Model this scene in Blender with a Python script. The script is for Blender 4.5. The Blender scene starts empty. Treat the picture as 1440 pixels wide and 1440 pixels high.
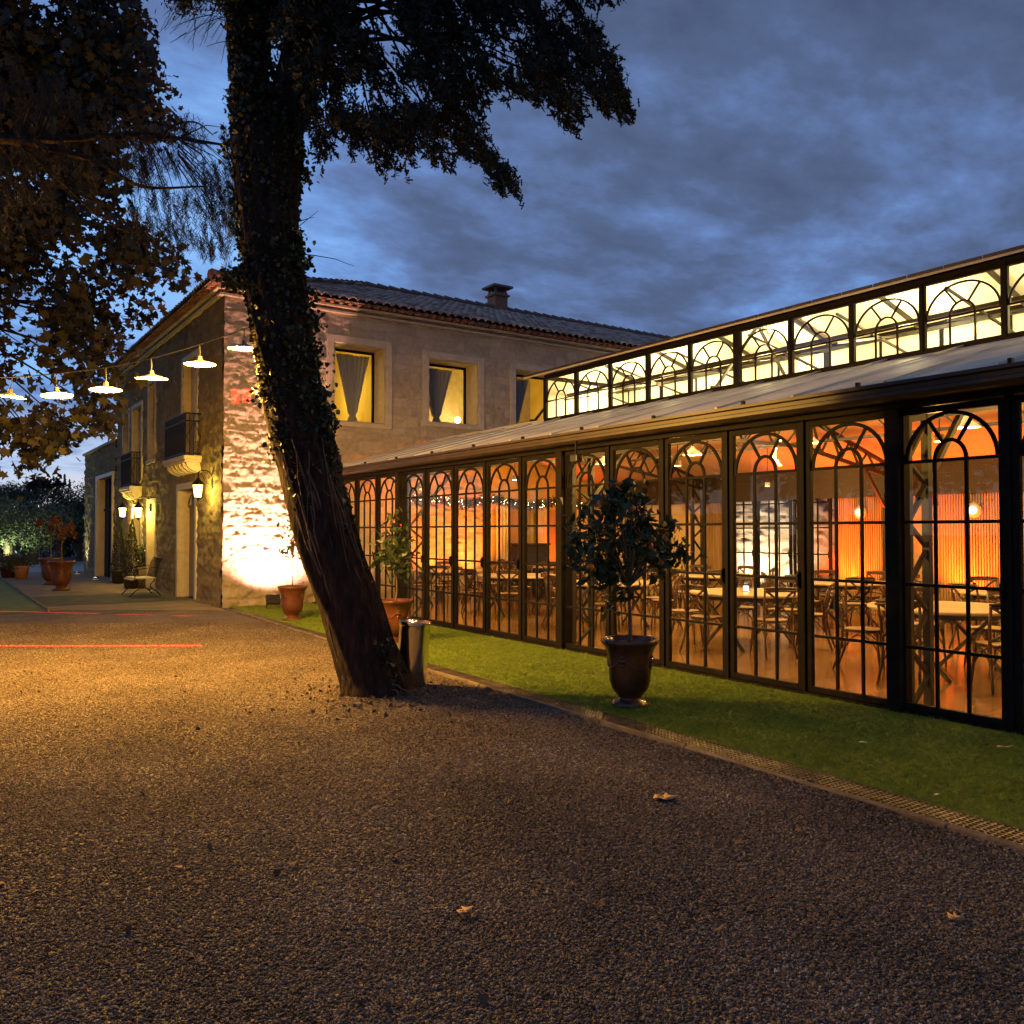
import bpy, bmesh, math, random
import numpy as np
from mathutils import Vector, Matrix
R = math.radians
random.seed(7)
rng = np.random.default_rng(11)
scene = bpy.context.scene
col = scene.collection
PI = math.pi
# ------------------------------------------------------------------ camera frame (used only to measure the place)
F = 1200.0; HC = 1.6
YAW = R(34.35); PITCH = R(1.337)
FW = Vector((math.sin(YAW)*math.cos(PITCH), math.cos(YAW)*math.cos(PITCH), math.sin(PITCH)))
RT = Vector((math.cos(YAW), -math.sin(YAW), 0))
UP = RT.cross(FW)
def W(px, py, z):
    px, py, z = float(px), float(py), float(z)
    p = Vector((0, 0, HC)) + z*(FW + RT*((px-720)/F) + UP*((720-py)/F))
    return (p.x, p.y, p.z)
# ------------------------------------------------------------------ node helpers
def newmat(name):
    m = bpy.data.materials.new(name); m.use_nodes = True
    nt = m.node_tree; b = nt.nodes['Principled BSDF']
    return m, nt, b
def nd(nt, t, **kw):
    n = nt.nodes.new(t)
    for k, v in kw.items():
        if k in n.inputs.keys() if isinstance(k, str) else False: n.inputs[k].default_value = v
        else: setattr(n, k, v)
    return n
def ramp(nt, stops, interp='LINEAR'):
    n = nt.nodes.new('ShaderNodeValToRGB'); n.color_ramp.interpolation = interp
    e = n.color_ramp.elements
    while len(e) < len(stops): e.new(0.5)
    for i, (p, c) in enumerate(stops):
        e[i].position = p; e[i].color = (*c, 1) if len(c) == 3 else c
    return n
def noisemat(name, c1, c2, scale=6, rough=0.7, metal=0.0, bump=0.0, bscale=None, coord='Object', detail=5, spec=0.5, stretch=None, bdist=0.02, rnd=0.0):
    m, nt, b = newmat(name); L = nt.links
    tc = nd(nt, 'ShaderNodeTexCoord'); src = tc.outputs[coord]
    if coord == 'World':
        pass
    if stretch:
        mp = nd(nt, 'ShaderNodeMapping'); mp.inputs['Scale'].default_value = stretch
        L.new(src, mp.inputs['Vector']); src = mp.outputs['Vector']
    n = nd(nt, 'ShaderNodeTexNoise'); n.inputs['Scale'].default_value = scale; n.inputs['Detail'].default_value = detail
    L.new(src, n.inputs['Vector'])
    r = ramp(nt, [(0.32, c1), (0.68, c2)]); L.new(n.outputs['Fac'], r.inputs['Fac'])
    out = r.outputs['Color']
    if rnd:
        oi = nd(nt, 'ShaderNodeObjectInfo'); hv = nd(nt, 'ShaderNodeHueSaturation')
        mr = nd(nt, 'ShaderNodeMapRange'); mr.inputs['To Min'].default_value = 1-rnd; mr.inputs['To Max'].default_value = 1+rnd
        L.new(oi.outputs['Random'], mr.inputs['Value']); L.new(mr.outputs['Result'], hv.inputs['Value'])
        L.new(out, hv.inputs['Color']); out = hv.outputs['Color']
    L.new(out, b.inputs['Base Color'])
    b.inputs['Roughness'].default_value = rough; b.inputs['Metallic'].default_value = metal
    b.inputs['Specular IOR Level'].default_value = spec
    if bump:
        n2 = nd(nt, 'ShaderNodeTexNoise'); n2.inputs['Scale'].default_value = bscale or scale*4; n2.inputs['Detail'].default_value = 6
        L.new(src, n2.inputs['Vector'])
        bp = nd(nt, 'ShaderNodeBump'); bp.inputs['Strength'].default_value = bump; bp.inputs['Distance'].default_value = bdist
        L.new(n2.outputs['Fac'], bp.inputs['Height']); L.new(bp.outputs['Normal'], b.inputs['Normal'])
    return m
def emit(name, c, s):
    m = bpy.data.materials.new(name); m.use_nodes = True; nt = m.node_tree; nt.nodes.clear()
    e = nd(nt, 'ShaderNodeEmission'); e.inputs['Color'].default_value = (*c, 1); e.inputs['Strength'].default_value = s
    o = nd(nt, 'ShaderNodeOutputMaterial'); nt.links.new(e.outputs[0], o.inputs[0]); return m
M = {}
M['steel'] = noisemat('dark steel', (.009,.007,.006), (.015,.012,.010), 9, .6, .0, .05, 60, spec=.06)
M['steel_in'] = noisemat('brown painted steel', (.012,.009,.006), (.022,.016,.011), 9, .5)
M['iron'] = noisemat('wrought iron', (.008,.007,.006), (.014,.012,.01), 14, .6, spec=.15)
M['gutter'] = noisemat('brown gutter paint', (.025,.015,.012), (.045,.027,.021), 5, .5)
M['roofskin'] = noisemat('weathered roof panel', (.40,.37,.33), (.58,.55,.50), 1.3, .75, 0, .25, 5, spec=.2)
M['ceil'] = noisemat('salmon ceiling lining', (.58,.36,.26), (.66,.43,.32), 2, .8)
M['ceilw'] = noisemat('white ceiling lining', (.78,.76,.68), (.82,.80,.72), 2, .8)
M['woodfloor'] = None
M['chair'] = noisemat('walnut bentwood', (.028,.012,.005), (.07,.03,.012), 5, .38, 0, .05, 60, stretch=(1,1,.2), rnd=.25)
M['cane'] = noisemat('cane seat', (.35,.22,.10), (.45,.30,.15), 40, .6)
M['tabletop'] = noisemat('pale oak tabletop', (.46,.34,.20), (.58,.45,.28), 4, .35, 0, .03, 40, stretch=(1,.15,1))
M['tableleg'] = noisemat('black table steel', (.015,.013,.012), (.03,.026,.022), 6, .4)
M['terracotta'] = noisemat('glazed brown terracotta', (.04,.012,.006), (.15,.05,.018), 4.5, .16, 0, .2, 9, spec=.6, bdist=.01)
M['terracotta_pale'] = noisemat('worn terracotta', (.30,.12,.05), (.42,.20,.09), 6, .6, 0, .2, 20)
M['terracotta_red'] = noisemat('red terracotta', (.065,.02,.008), (.13,.042,.016), 6, .45, 0, .2, 20)
M['soil'] = noisemat('potting soil', (.02,.013,.009), (.05,.032,.02), 30, .95, 0, .6, 60)
M['cloth'] = noisemat('grey drape', (.30,.31,.34), (.42,.43,.46), 3, .85, stretch=(1,1,.2))
M['plasterY'] = noisemat('ochre interior plaster', (.46,.33,.09), (.58,.43,.13), 2.0, .85, 0, .25, 8)
M['plasterW'] = noisemat('pale interior plaster', (.55,.42,.22), (.64,.50,.28), 2.0, .85, 0, .25, 8)
M['palepaint'] = noisemat('cream painted joinery', (.52,.44,.30), (.60,.52,.37), 3, .5)
M['greypaint'] = noisemat('dull grey joinery', (.16,.14,.11), (.22,.19,.15), 3, .6)
M['dressed'] = noisemat('dressed limestone', (.42,.36,.27), (.54,.47,.36), 7, .8, 0, .3, 40)
M['door_wood'] = noisemat('oak door', (.34,.20,.09), (.46,.28,.13), 5, .4, 0, .05, 40, stretch=(6,6,.5))
M['slatwood'] = noisemat('slatted oak', (.27,.16,.06), (.40,.25,.10), 3, .5, stretch=(6,6,.5))
M['brick'] = noisemat('chimney brick', (.25,.10,.06), (.38,.17,.10), 12, .85, 0, .5, 30)
M['metalcyl'] = noisemat('brushed stainless', (.66,.64,.60), (.78,.75,.70), 3, .14, 1.0, .22, 2.6, stretch=(1,1,.3), bdist=.03)
M['gratemetal'] = noisemat('galvanised grating', (.08,.065,.045), (.20,.165,.115), 6, .5, .7)
M['cable'] = noisemat('black cable', (.01,.01,.01), (.015,.015,.015), 9, .6)
M['enamel'] = noisemat('enamel shade', (.50,.40,.22), (.56,.46,.26), 9, .35)
M['bulb'] = emit('warm bulb', (1, .62, .22), 60)
M['lantern_glass'] = emit('lit lantern glass', (1, .70, .18), 9)
M['fairy'] = emit('fairy light', (1, .72, .35), 14)
M['sconce'] = emit('sconce light', (1, .70, .35), 7)
M['concrete'] = noisemat('concrete edging', (.09,.065,.045), (.19,.14,.10), 6, .9, 0, .4, 40)
M['pavement'] = noisemat('sandy paving', (.19,.13,.065), (.28,.20,.11), 1.6, .95, 0, .5, 60)
M['drive'] = noisemat('pale gravel drive', (.30,.29,.28), (.40,.39,.37), 1.2, .8, 0, .5, 50)
M['earth'] = noisemat('dark earth', (.05,.045,.03), (.09,.08,.05), .6, .95, 0, .5, 8)
M['moss'] = noisemat('mossy turf', (.05,.055,.02), (.12,.11,.045), 2.5, .95, 0, .6, 50)
M['turf'] = noisemat('artificial turf', (.07,.10,.004), (.15,.20,.009), 1.7, .85, 0, .7, 130)
M['turf_blade'] = noisemat('turf blade', (.09,.15,.004), (.20,.28,.012), .9, .75, rnd=.35)
M['leaf_plane'] = noisemat('plane leaves', (.006,.009,.003), (.030,.022,.007), .8, .7)
M['leaf_dark'] = noisemat('conifer foliage', (.008,.010,.005), (.024,.024,.010), 1.6, .8)
M['needle'] = noisemat('pine needles', (.008,.007,.004), (.020,.015,.008), 1.6, .8)
M['leaf_citrus'] = noisemat('citrus leaves', (.014,.030,.006), (.04,.065,.014), 5, .5, spec=.5)
M['leaf_red'] = noisemat('russet topiary leaves', (.09,.022,.008), (.16,.05,.015), 5, .7)
M['leaf_ivy'] = noisemat('ivy leaves', (.012,.020,.005), (.045,.050,.012), 3, .55)
M['leaf_far'] = noisemat('far foliage', (.03,.04,.022), (.07,.08,.045), 1, .8)
M['leaf_olive'] = noisemat('olive foliage', (.09,.11,.06), (.16,.18,.11), 1, .8)
M['leaf_dry'] = noisemat('dry fallen leaf', (.30,.18,.09), (.46,.30,.16), 8, .8)
M['leaf_black'] = noisemat('blackened leaf', (.008,.006,.005), (.02,.014,.01), 8, .8)
M['leaf_litter'] = noisemat('leaf litter', (.02,.014,.010), (.22,.13,.07), 3, .9)
M['orange'] = noisemat('orange fruit', (.75,.16,.01), (.80,.22,.02), 4, .4)
M['flower'] = noisemat('white blossom', (.75,.75,.65), (.8,.8,.7), 4, .6)
M['stem'] = noisemat('grey brown stem', (.09,.06,.04), (.15,.11,.07), 12, .85, 0, .4, 60)
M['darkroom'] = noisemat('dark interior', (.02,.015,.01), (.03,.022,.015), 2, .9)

def bark():
    m, nt, b = newmat('ridged bark'); L = nt.links
    tc = nd(nt, 'ShaderNodeTexCoord'); mp = nd(nt, 'ShaderNodeMapping'); mp.inputs['Scale'].default_value = (1, 1, .26)
    L.new(tc.outputs['Object'], mp.inputs['Vector'])
    n = nd(nt, 'ShaderNodeTexNoise'); n.inputs['Scale'].default_value = 16; n.inputs['Detail'].default_value = 8; n.inputs['Roughness'].default_value = .65
    L.new(mp.outputs[0], n.inputs['Vector'])
    n2 = nd(nt, 'ShaderNodeTexNoise'); n2.inputs['Scale'].default_value = 45; n2.inputs['Detail'].default_value = 4
    L.new(mp.outputs[0], n2.inputs['Vector'])
    r = ramp(nt, [(.3, (.010,.0065,.006)), (.55, (.036,.023,.018)), (.75, (.085,.055,.040))]); L.new(n.outputs['Fac'], r.inputs['Fac'])
    L.new(r.outputs[0], b.inputs['Base Color']); b.inputs['Roughness'].default_value = .95; b.inputs['Specular IOR Level'].default_value = .15
    ad = nd(nt, 'ShaderNodeMath', operation='MULTIPLY_ADD'); L.new(n2.outputs['Fac'], ad.inputs[0]); ad.inputs[1].default_value = .35; L.new(n.outputs['Fac'], ad.inputs[2])
    bp = nd(nt, 'ShaderNodeBump'); bp.inputs['Strength'].default_value = .9; bp.inputs['Distance'].default_value = .05
    L.new(ad.outputs[0], bp.inputs['Height']); L.new(bp.outputs['Normal'], b.inputs['Normal'])
    return m
M['bark'] = bark()

def stone_mat(name, c1, c2, c3):
    m, nt, b = newmat(name); L = nt.links
    at = nd(nt, 'ShaderNodeAttribute'); at.attribute_name = 'tone'
    tc = nd(nt, 'ShaderNodeTexCoord')
    n = nd(nt, 'ShaderNodeTexNoise'); n.inputs['Scale'].default_value = 9; n.inputs['Detail'].default_value = 7
    L.new(tc.outputs['Object'], n.inputs['Vector'])
    ad = nd(nt, 'ShaderNodeMath', operation='MULTIPLY_ADD'); L.new(n.outputs['Fac'], ad.inputs[0]); ad.inputs[1].default_value = .7
    mu = nd(nt, 'ShaderNodeMath', operation='MULTIPLY_ADD'); L.new(at.outputs['Fac'], mu.inputs[0]); mu.inputs[1].default_value = .38; mu.inputs[2].default_value = -.04
    L.new(mu.outputs[0], ad.inputs[2])
    r = ramp(nt, [(.15, c1), (.45, c2), (.8, c3)]); L.new(ad.outputs[0], r.inputs['Fac'])
    L.new(r.outputs[0], b.inputs['Base Color']); b.inputs['Roughness'].default_value = .92; b.inputs['Specular IOR Level'].default_value = .2
    n2 = nd(nt, 'ShaderNodeTexNoise'); n2.inputs['Scale'].default_value = 38; n2.inputs['Detail'].default_value = 7; n2.inputs['Roughness'].default_value = .7
    L.new(tc.outputs['Object'], n2.inputs['Vector'])
    bp = nd(nt, 'ShaderNodeBump'); bp.inputs['Strength'].default_value = 1; bp.inputs['Distance'].default_value = .05
    L.new(n2.outputs['Fac'], bp.inputs['Height']); L.new(bp.outputs['Normal'], b.inputs['Normal'])
    return m
M['stone'] = stone_mat('rubble limestone', (.36,.305,.225), (.49,.42,.32), (.60,.53,.42))

M['stone_ochre_shaded'] = stone_mat('shade-darkened ochre rubble render', (.17,.125,.06), (.25,.19,.095), (.33,.255,.14))  # ochre west walls, with their shade darkened into the stone colours
def glass_mat(name, k, tint=(1,1,1)):
    m = bpy.data.materials.new(name); m.use_nodes = True; nt = m.node_tree; nt.nodes.clear(); L = nt.links
    t = nd(nt, 'ShaderNodeBsdfTransparent'); t.inputs[0].default_value = (*tint, 1)
    g = nd(nt, 'ShaderNodeBsdfGlossy'); g.inputs['Roughness'].default_value = .0
    fr = nd(nt, 'ShaderNodeLayerWeight'); fr.inputs['Blend'].default_value = .5
    pw = nd(nt, 'ShaderNodeMath', operation='POWER'); pw.inputs[1].default_value = 5; L.new(fr.outputs['Facing'], pw.inputs[0])
    mu = nd(nt, 'ShaderNodeMath', operation='MULTIPLY_ADD'); mu.inputs[1].default_value = .9*k; mu.inputs[2].default_value = .045*k; mu.use_clamp = True
    L.new(pw.outputs[0], mu.inputs[0])
    geo = nd(nt, 'ShaderNodeTexCoord')
    n = nd(nt, 'ShaderNodeTexNoise'); n.inputs['Scale'].default_value = .9
    L.new(geo.outputs['Object'], n.inputs['Vector'])
    bp = nd(nt, 'ShaderNodeBump'); bp.inputs['Strength'].default_value = .03; bp.inputs['Distance'].default_value = .02
    L.new(n.outputs['Fac'], bp.inputs['Height']); L.new(bp.outputs['Normal'], g.inputs['Normal'])
    mx = nd(nt, 'ShaderNodeMixShader'); L.new(mu.outputs[0], mx.inputs[0]); L.new(t.outputs[0], mx.inputs[1]); L.new(g.outputs[0], mx.inputs[2])
    o = nd(nt, 'ShaderNodeOutputMaterial'); L.new(mx.outputs[0], o.inputs[0]); return m
M['glass'] = glass_mat('window glass', 1.15, (.95,.96,.95))

def gravel_mat(name='loose gravel', inst=False):
    m, nt, b = newmat(name); L = nt.links
    tc = nd(nt, 'ShaderNodeTexCoord')
    if inst:
        oi = nd(nt, 'ShaderNodeObjectInfo'); fac = oi.outputs['Random']
        at = nd(nt, 'ShaderNodeAttribute'); at.attribute_type = 'INSTANCER'; at.attribute_name = 'shade'
        r = ramp(nt, [(0, (.022,.017,.013)), (.35, (.085,.064,.050)), (.75, (.18,.138,.108)), (.94, (.26,.21,.165)), (1, (.42,.37,.32))])
        L.new(at.outputs['Fac'], r.inputs['Fac']); L.new(r.outputs[0], b.inputs['Base Color'])
    else:
        v = nd(nt, 'ShaderNodeTexVoronoi'); v.inputs['Scale'].default_value = 75
        L.new(tc.outputs['Object'], v.inputs['Vector'])
        n = nd(nt, 'ShaderNodeTexNoise'); n.inputs['Scale'].default_value = .7; n.inputs['Detail'].default_value = 9; n.inputs['Roughness'].default_value = .7
        L.new(tc.outputs['Object'], n.inputs['Vector'])
        sep = nd(nt, 'ShaderNodeSeparateColor'); L.new(v.outputs['Color'], sep.inputs[0])
        ad = nd(nt, 'ShaderNodeMath', operation='MULTIPLY_ADD'); L.new(sep.outputs[0], ad.inputs[0]); ad.inputs[1].default_value = .55; L.new(n.outputs['Fac'], ad.inputs[2])
        r = ramp(nt, [(.35, (.028,.021,.017)), (.7, (.10,.076,.058)), (1.0, (.22,.17,.13))]); L.new(ad.outputs[0], r.inputs['Fac'])
        L.new(r.outputs[0], b.inputs['Base Color'])
        bp = nd(nt, 'ShaderNodeBump'); bp.inputs['Strength'].default_value = 1; bp.inputs['Distance'].default_value = .012
        iv = nd(nt, 'ShaderNodeMath', operation='MULTIPLY'); iv.inputs[1].default_value = -1.0
        L.new(v.outputs['Distance'], iv.inputs[0])
        L.new(iv.outputs[0], bp.inputs['Height']); L.new(bp.outputs['Normal'], b.inputs['Normal'])
    b.inputs['Roughness'].default_value = .85; b.inputs['Specular IOR Level'].default_value = .3
    return m
M['gravel'] = gravel_mat(); M['pebble'] = gravel_mat('gravel stones', True)

def floor_mat():
    m, nt, b = newmat('oak plank floor'); L = nt.links
    tc = nd(nt, 'ShaderNodeTexCoord')
    br = nd(nt, 'ShaderNodeTexBrick'); br.inputs['Scale'].default_value = 1; br.inputs['Brick Width'].default_value = 1.6; br.inputs['Row Height'].default_value = .16
    br.inputs['Mortar Size'].default_value = .003; br.inputs['Color1'].default_value = (.36,.20,.08,1); br.inputs['Color2'].default_value = (.24,.12,.05,1); br.inputs['Mortar'].default_value = (.06,.03,.015,1)
    L.new(tc.outputs['Object'], br.inputs['Vector'])
    n = nd(nt, 'ShaderNodeTexNoise'); n.inputs['Scale'].default_value = 3; n.inputs['Detail'].default_value = 6
    mp = nd(nt, 'ShaderNodeMapping'); mp.inputs['Scale'].default_value = (.5, 5, 1); L.new(tc.outputs['Object'], mp.inputs[0]); L.new(mp.outputs[0], n.inputs['Vector'])
    mx = nd(nt, 'ShaderNodeMix', data_type='RGBA', blend_type='MULTIPLY'); mx.inputs[0].default_value = .5
    r = ramp(nt, [(.3, (.5,.45,.4)), (.7, (1,1,1))]); L.new(n.outputs['Fac'], r.inputs[0])
    L.new(br.outputs['Color'], mx.inputs[6]); L.new(r.outputs[0], mx.inputs[7]); L.new(mx.outputs[2], b.inputs['Base Color'])
    b.inputs['Roughness'].default_value = .17
    return m
M['woodfloor'] = floor_mat()
def tile_mat():
    m, nt, b = newmat('canal tiles'); L = nt.links
    at = nd(nt, 'ShaderNodeAttribute'); at.attribute_name = 'tone'
    n = nd(nt, 'ShaderNodeTexNoise'); n.inputs['Scale'].default_value = 8; tc = nd(nt, 'ShaderNodeTexCoord'); L.new(tc.outputs['Object'], n.inputs['Vector'])
    ad = nd(nt, 'ShaderNodeMath', operation='MULTIPLY_ADD'); L.new(n.outputs['Fac'], ad.inputs[0]); ad.inputs[1].default_value = .5; L.new(at.outputs['Fac'], ad.inputs[2])
    r = ramp(nt, [(.2, (.20,.115,.085)), (.6, (.40,.25,.19)), (1.0, (.55,.40,.32))]); L.new(ad.outputs[0], r.inputs[0])
    L.new(r.outputs[0], b.inputs['Base Color']); b.inputs['Roughness'].default_value = .85
    return m
M['tile'] = tile_mat()
# ------------------------------------------------------------------ mesh helpers
class MB:
    """collects shapes that become ONE mesh object"""
    def __init__(s): s.v = []; s.f = []
    def add(s, vs, fs):
        o = len(s.v); s.v += [tuple(p) for p in vs]; s.f += [tuple(i+o for i in f) for f in fs]; return s
    def box(s, x0, x1, y0, y1, z0, z1):
        vs = [(x, y, z) for z in (z0, z1) for y in (y0, y1) for x in (x0, x1)]
        return s.add(vs, [(0,2,3,1),(4,5,7,6),(0,1,5,4),(2,6,7,3),(0,4,6,2),(1,3,7,5)])
    def bar(s, a, b, w, h=None, up=(0,0,1)):
        a = Vector(a); b = Vector(b); h = h or w; d = (b-a).normalized(); u = Vector(up)
        if abs(d.dot(u)) > .98: u = Vector((1,0,0))
        sx = d.cross(u).normalized()*w/2; sy = sx.cross(d).normalized()*h/2
        vs = [p+i*sx+j*sy for p in (a, b) for (i, j) in ((-1,-1),(1,-1),(1,1),(-1,1))]
        return s.add(vs, [(3,2,1,0),(4,5,6,7),(0,1,5,4),(1,2,6,5),(2,3,7,6),(3,0,4,7)])
    def tube(s, pts, r, n=6, caps=True):
        pts = [Vector(p) for p in pts]; k = len(pts); rs = r if hasattr(r, '__len__') else [r]*k
        vs = []; fs = []; prev = None
        for i, p in enumerate(pts):
            d = (pts[min(i+1, k-1)]-pts[max(i-1, 0)]).normalized()
            if prev is None:
                u = d.cross(Vector((0,0,1)))
                if u.length < .1: u = d.cross(Vector((1,0,0)))
            else:
                u = prev - d*prev.dot(d)
            u.normalize(); prev = u; w = d.cross(u)
            for j in range(n):
                a = 2*PI*j/n; vs.append(p+(u*math.cos(a)+w*math.sin(a))*rs[i])
        for i in range(k-1):
            for j in range(n):
                a = i*n+j; b = i*n+(j+1) % n; fs.append((a, b, b+n, a+n))
        if caps: fs.append(tuple(range(n))[::-1]); fs.append(tuple((k-1)*n+j for j in range(n)))
        return s.add(vs, fs)
    def lathe(s, prof, n=32, c=(0,0,0)):
        vs = []; fs = []
        for (r, z) in prof:
            for j in range(n):
                a = 2*PI*j/n; vs.append((c[0]+r*math.cos(a), c[1]+r*math.sin(a), c[2]+z))
        for i in range(len(prof)-1):
            for j in range(n):
                a = i*n+j; b = i*n+(j+1) % n; fs.append((a, b, b+n, a+n))
        return s.add(vs, fs)
    def build(s, name, m, parent=None, smooth=False, bevel=0):
        me = bpy.data.meshes.new(name); me.from_pydata(s.v, [], s.f); me.update()
        return link(name, me, m, parent, smooth, bevel)
def link(name, me, m, parent=None, smooth=False, bevel=0):
    o = bpy.data.objects.new(name, me); col.objects.link(o)
    if m is not None: me.materials.append(M[m] if isinstance(m, str) else m)
    if parent is not None: o.parent = parent
    if smooth:
        me.polygons.foreach_set('use_smooth', [True]*len(me.polygons))
    if bevel:
        b = o.modifiers.new('bevel', 'BEVEL'); b.width = bevel; b.segments = 2; b.limit_method = 'ANGLE'
    return o
def npmesh(name, V, Fc, m, parent=None, smooth=False, tone=None):
    """V (n,3) array, Fc (k,4 or 3) array"""
    me = bpy.data.meshes.new(name); n = len(V); k, q = Fc.shape
    me.vertices.add(n); me.vertices.foreach_set('co', np.ascontiguousarray(V, dtype=np.float32).ravel())
    me.loops.add(k*q); me.loops.foreach_set('vertex_index', np.ascontiguousarray(Fc, dtype=np.int32).ravel())
    me.polygons.add(k); me.polygons.foreach_set('loop_start', np.arange(0, k*q, q, dtype=np.int32))
    try: me.polygons.foreach_set('loop_total', np.full(k, q, dtype=np.int32))
    except Exception: pass
    me.update(calc_edges=True)
    if tone is not None:
        a = me.attributes.new('tone', 'FLOAT', 'POINT'); a.data.foreach_set('value', np.ascontiguousarray(tone, dtype=np.float32).ravel())
    return link(name, me, m, parent, smooth)
def tag(o, label=None, cat=None, group=None, kind=None):
    if label: o['label'] = label
    if cat: o['category'] = cat
    if group: o['group'] = group
    if kind: o['kind'] = kind
    return o
def thing(name, label, cat, loc=(0,0,0), rz=0, group=None):
    o = bpy.data.objects.new(name, None); col.objects.link(o); o.location = loc; o.rotation_euler = (0, 0, rz)
    o.empty_display_size = .2
    return tag(o, label, cat, group)
def copy_tree(o, parent=None):
    c = o.copy(); col.objects.link(c); c.parent = parent
    for ch in list(o.children): copy_tree(ch, c)
    return c
def vnoise(U, V, seed):
    iu = np.floor(U).astype(np.int64); iv = np.floor(V).astype(np.int64); fu = U-iu; fv = V-iv
    fu = fu*fu*(3-2*fu); fv = fv*fv*(3-2*fv)
    def h(a, b):
        x = (a*374761393 + b*668265263 + seed*974711) & 0x7fffffff
        x = ((x ^ (x >> 13))*1274126177) & 0x7fffffff
        return ((x ^ (x >> 16)) & 0xffff)/65535.0
    return (h(iu, iv)*(1-fu)+h(iu+1, iv)*fu)*(1-fv)+(h(iu, iv+1)*(1-fu)+h(iu+1, iv+1)*fu)*fv
def fbm(U, V, seed, o=4):
    t = 0; a = .5
    for i in range(o): t = t+a*vnoise(U*2**i, V*2**i, seed+i*17); a *= .5
    return t
def leaves(name, P, size, m, parent=None, tmpl='leaf', flat=0.0, jitter=.4, D=None):
    """many small leaf shaped faces at points P (n,3)"""
    T = {'leaf': [(-.5,0),(0,.22),(.5,0),(0,-.22)],
         'blade': [(-.5,.03),(.5,0.0),(-.5,-.03)],
         'plane': [(-.45,0),(-.32,.42),(-.02,.24),(.12,.55),(.22,.18),(.55,0),(.22,-.18),(.12,-.55),(-.02,-.24),(-.32,-.42)],
         'ivy': [(-.4,.05),(-.3,.4),(.05,.36),(.5,0),(.05,-.36),(-.3,-.4)],
         'frond': [(-.5,0),(-.25,.16),(-.2,.06),(.05,.2),(.08,.06),(.3,.13),(.5,0),(.3,-.13),(.08,-.06),(.05,-.2),(-.2,-.06),(-.25,-.16)]}[tmpl]
    T = np.array([(x, y, 0) for x, y in T]); q = len(T); n = len(P)
    if D is None:
        d = rng.normal(size=(n, 3)); d[:, 2] *= (1-flat)
    else: d = D+rng.normal(size=(n, 3))*jitter
    d /= np.linalg.norm(d, axis=1)[:, None]+1e-9
    u = np.cross(d, rng.normal(size=(n, 3))); u /= np.linalg.norm(u, axis=1)[:, None]+1e-9
    s = size*(.65+.7*rng.random(n)); s = s[:, None, None]
    V = P[:, None, :]+s*(T[None, :, 0:1]*d[:, None, :]+T[None, :, 1:2]*u[:, None, :])
    w = np.cross(d, u); curl = (np.abs(T[:, 1])*.35)[None, :, None]
    V = V+s*curl*w[:, None, :]
    Fc = np.arange(n*q).reshape(n, q)
    return npmesh(name, V.reshape(-1, 3), Fc, m, parent)
def blob_pts(blobs, n, shell=.35):
    """points spread through ellipsoids (cx,cy,cz,rx,ry,rz), denser toward the outside, clumped"""
    vol = np.array([b[3]*b[4]*b[5] for b in blobs]); k = rng.choice(len(blobs), n, p=vol/vol.sum()); B = np.array(blobs)[k]
    d = rng.normal(size=(n, 3)); d /= np.linalg.norm(d, axis=1)[:, None]
    r = rng.random(n)**(shell); r = r*(.85+.3*fbm(d[:, 0]*2.5+k*3.1+9, d[:, 2]*2.5+d[:, 1]+9, 5))
    return B[:, :3]+d*r[:, None]*B[:, 3:6]
def clump(P, per, spread):
    n = len(P); Q = np.repeat(P, per, axis=0)+rng.normal(size=(n*per, 3))*spread
    return Q
def light(name, kind, loc, power, color, size=.05, **kw):
    l = bpy.data.lights.new(name, kind); l.energy = power; l.color = color
    if kind in ('POINT', 'SPOT'): l.shadow_soft_size = size
    for k, v in kw.items(): setattr(l, k, v)
    o = bpy.data.objects.new(name, l); col.objects.link(o); o.location = loc; return o
def aim(o, tgt):
    d = Vector(tgt)-o.location; o.rotation_euler = d.to_track_quat('-Z', 'Y').to_euler()
# ================================================================== SETTING
def sheet(name, pts, z, m, sub=None):
    mb = MB(); mb.add([(x, y, z) for x, y in pts], [tuple(range(len(pts)))]); o = mb.build(name, m); return tag(o, kind='structure')
KA, KB = (4.46, 0.5), (5.06, 18.0)                       # outer line of the kerb
def kx(y): return KA[0]+(KB[0]-KA[0])*(y-KA[1])/(KB[1]-KA[1])
sheet('ground', [(-400,-400),(400,-400),(400,400),(-400,400)], -.03, 'earth')
# gravel yard: one gently uneven sheet
gx = np.linspace(-34, 5.2, 200); gy = np.linspace(-8, 20.3, 150)
GX, GY = np.meshgrid(gx, gy); GXs = GX
def ghz(x, y):
    z = .035*(fbm(x*.5+40, y*.5+40, 5, 3)-.5)
    z = z+.06*np.exp(-(((x-3.75)**2+(y-7.6)**2)/.35))
    return z+.004
lim = np.array([[kx(v) for v in gy]]).T
GX = np.where(GX > lim-.01, lim-.01, GX); GZ = ghz(GX, GY)*np.clip((lim-GX)/.3, 0, 1)
yb = 20.3-(GX-1.2)*.68; GY2 = np.where(GY > yb, yb, GY)
V = np.stack([GX, GY2, GZ], -1).reshape(-1, 3); nx = len(gx); ny = len(gy)
ii = (np.arange(ny-1)[:, None]*nx+np.arange(nx-1)[None, :]).ravel()
tag(npmesh('gravel_yard', V, np.stack([ii, ii+1, ii+nx+1, ii+nx], -1), 'gravel', smooth=True), kind='structure')
sheet('lawn', [(-30,19.3),(2.0,19.3),(2.05,38),(-30,38)], .012, 'turf')
sheet('path', [(2.0,17.0),(5.3,17.0),(5.3,39),(2.05,39)], -.004, 'pavement')
sheet('mossy_strip', [(2.02,20.9),(5.1,20.9),(5.1,24.2),(2.02,24.0)], .003, 'moss')
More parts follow.
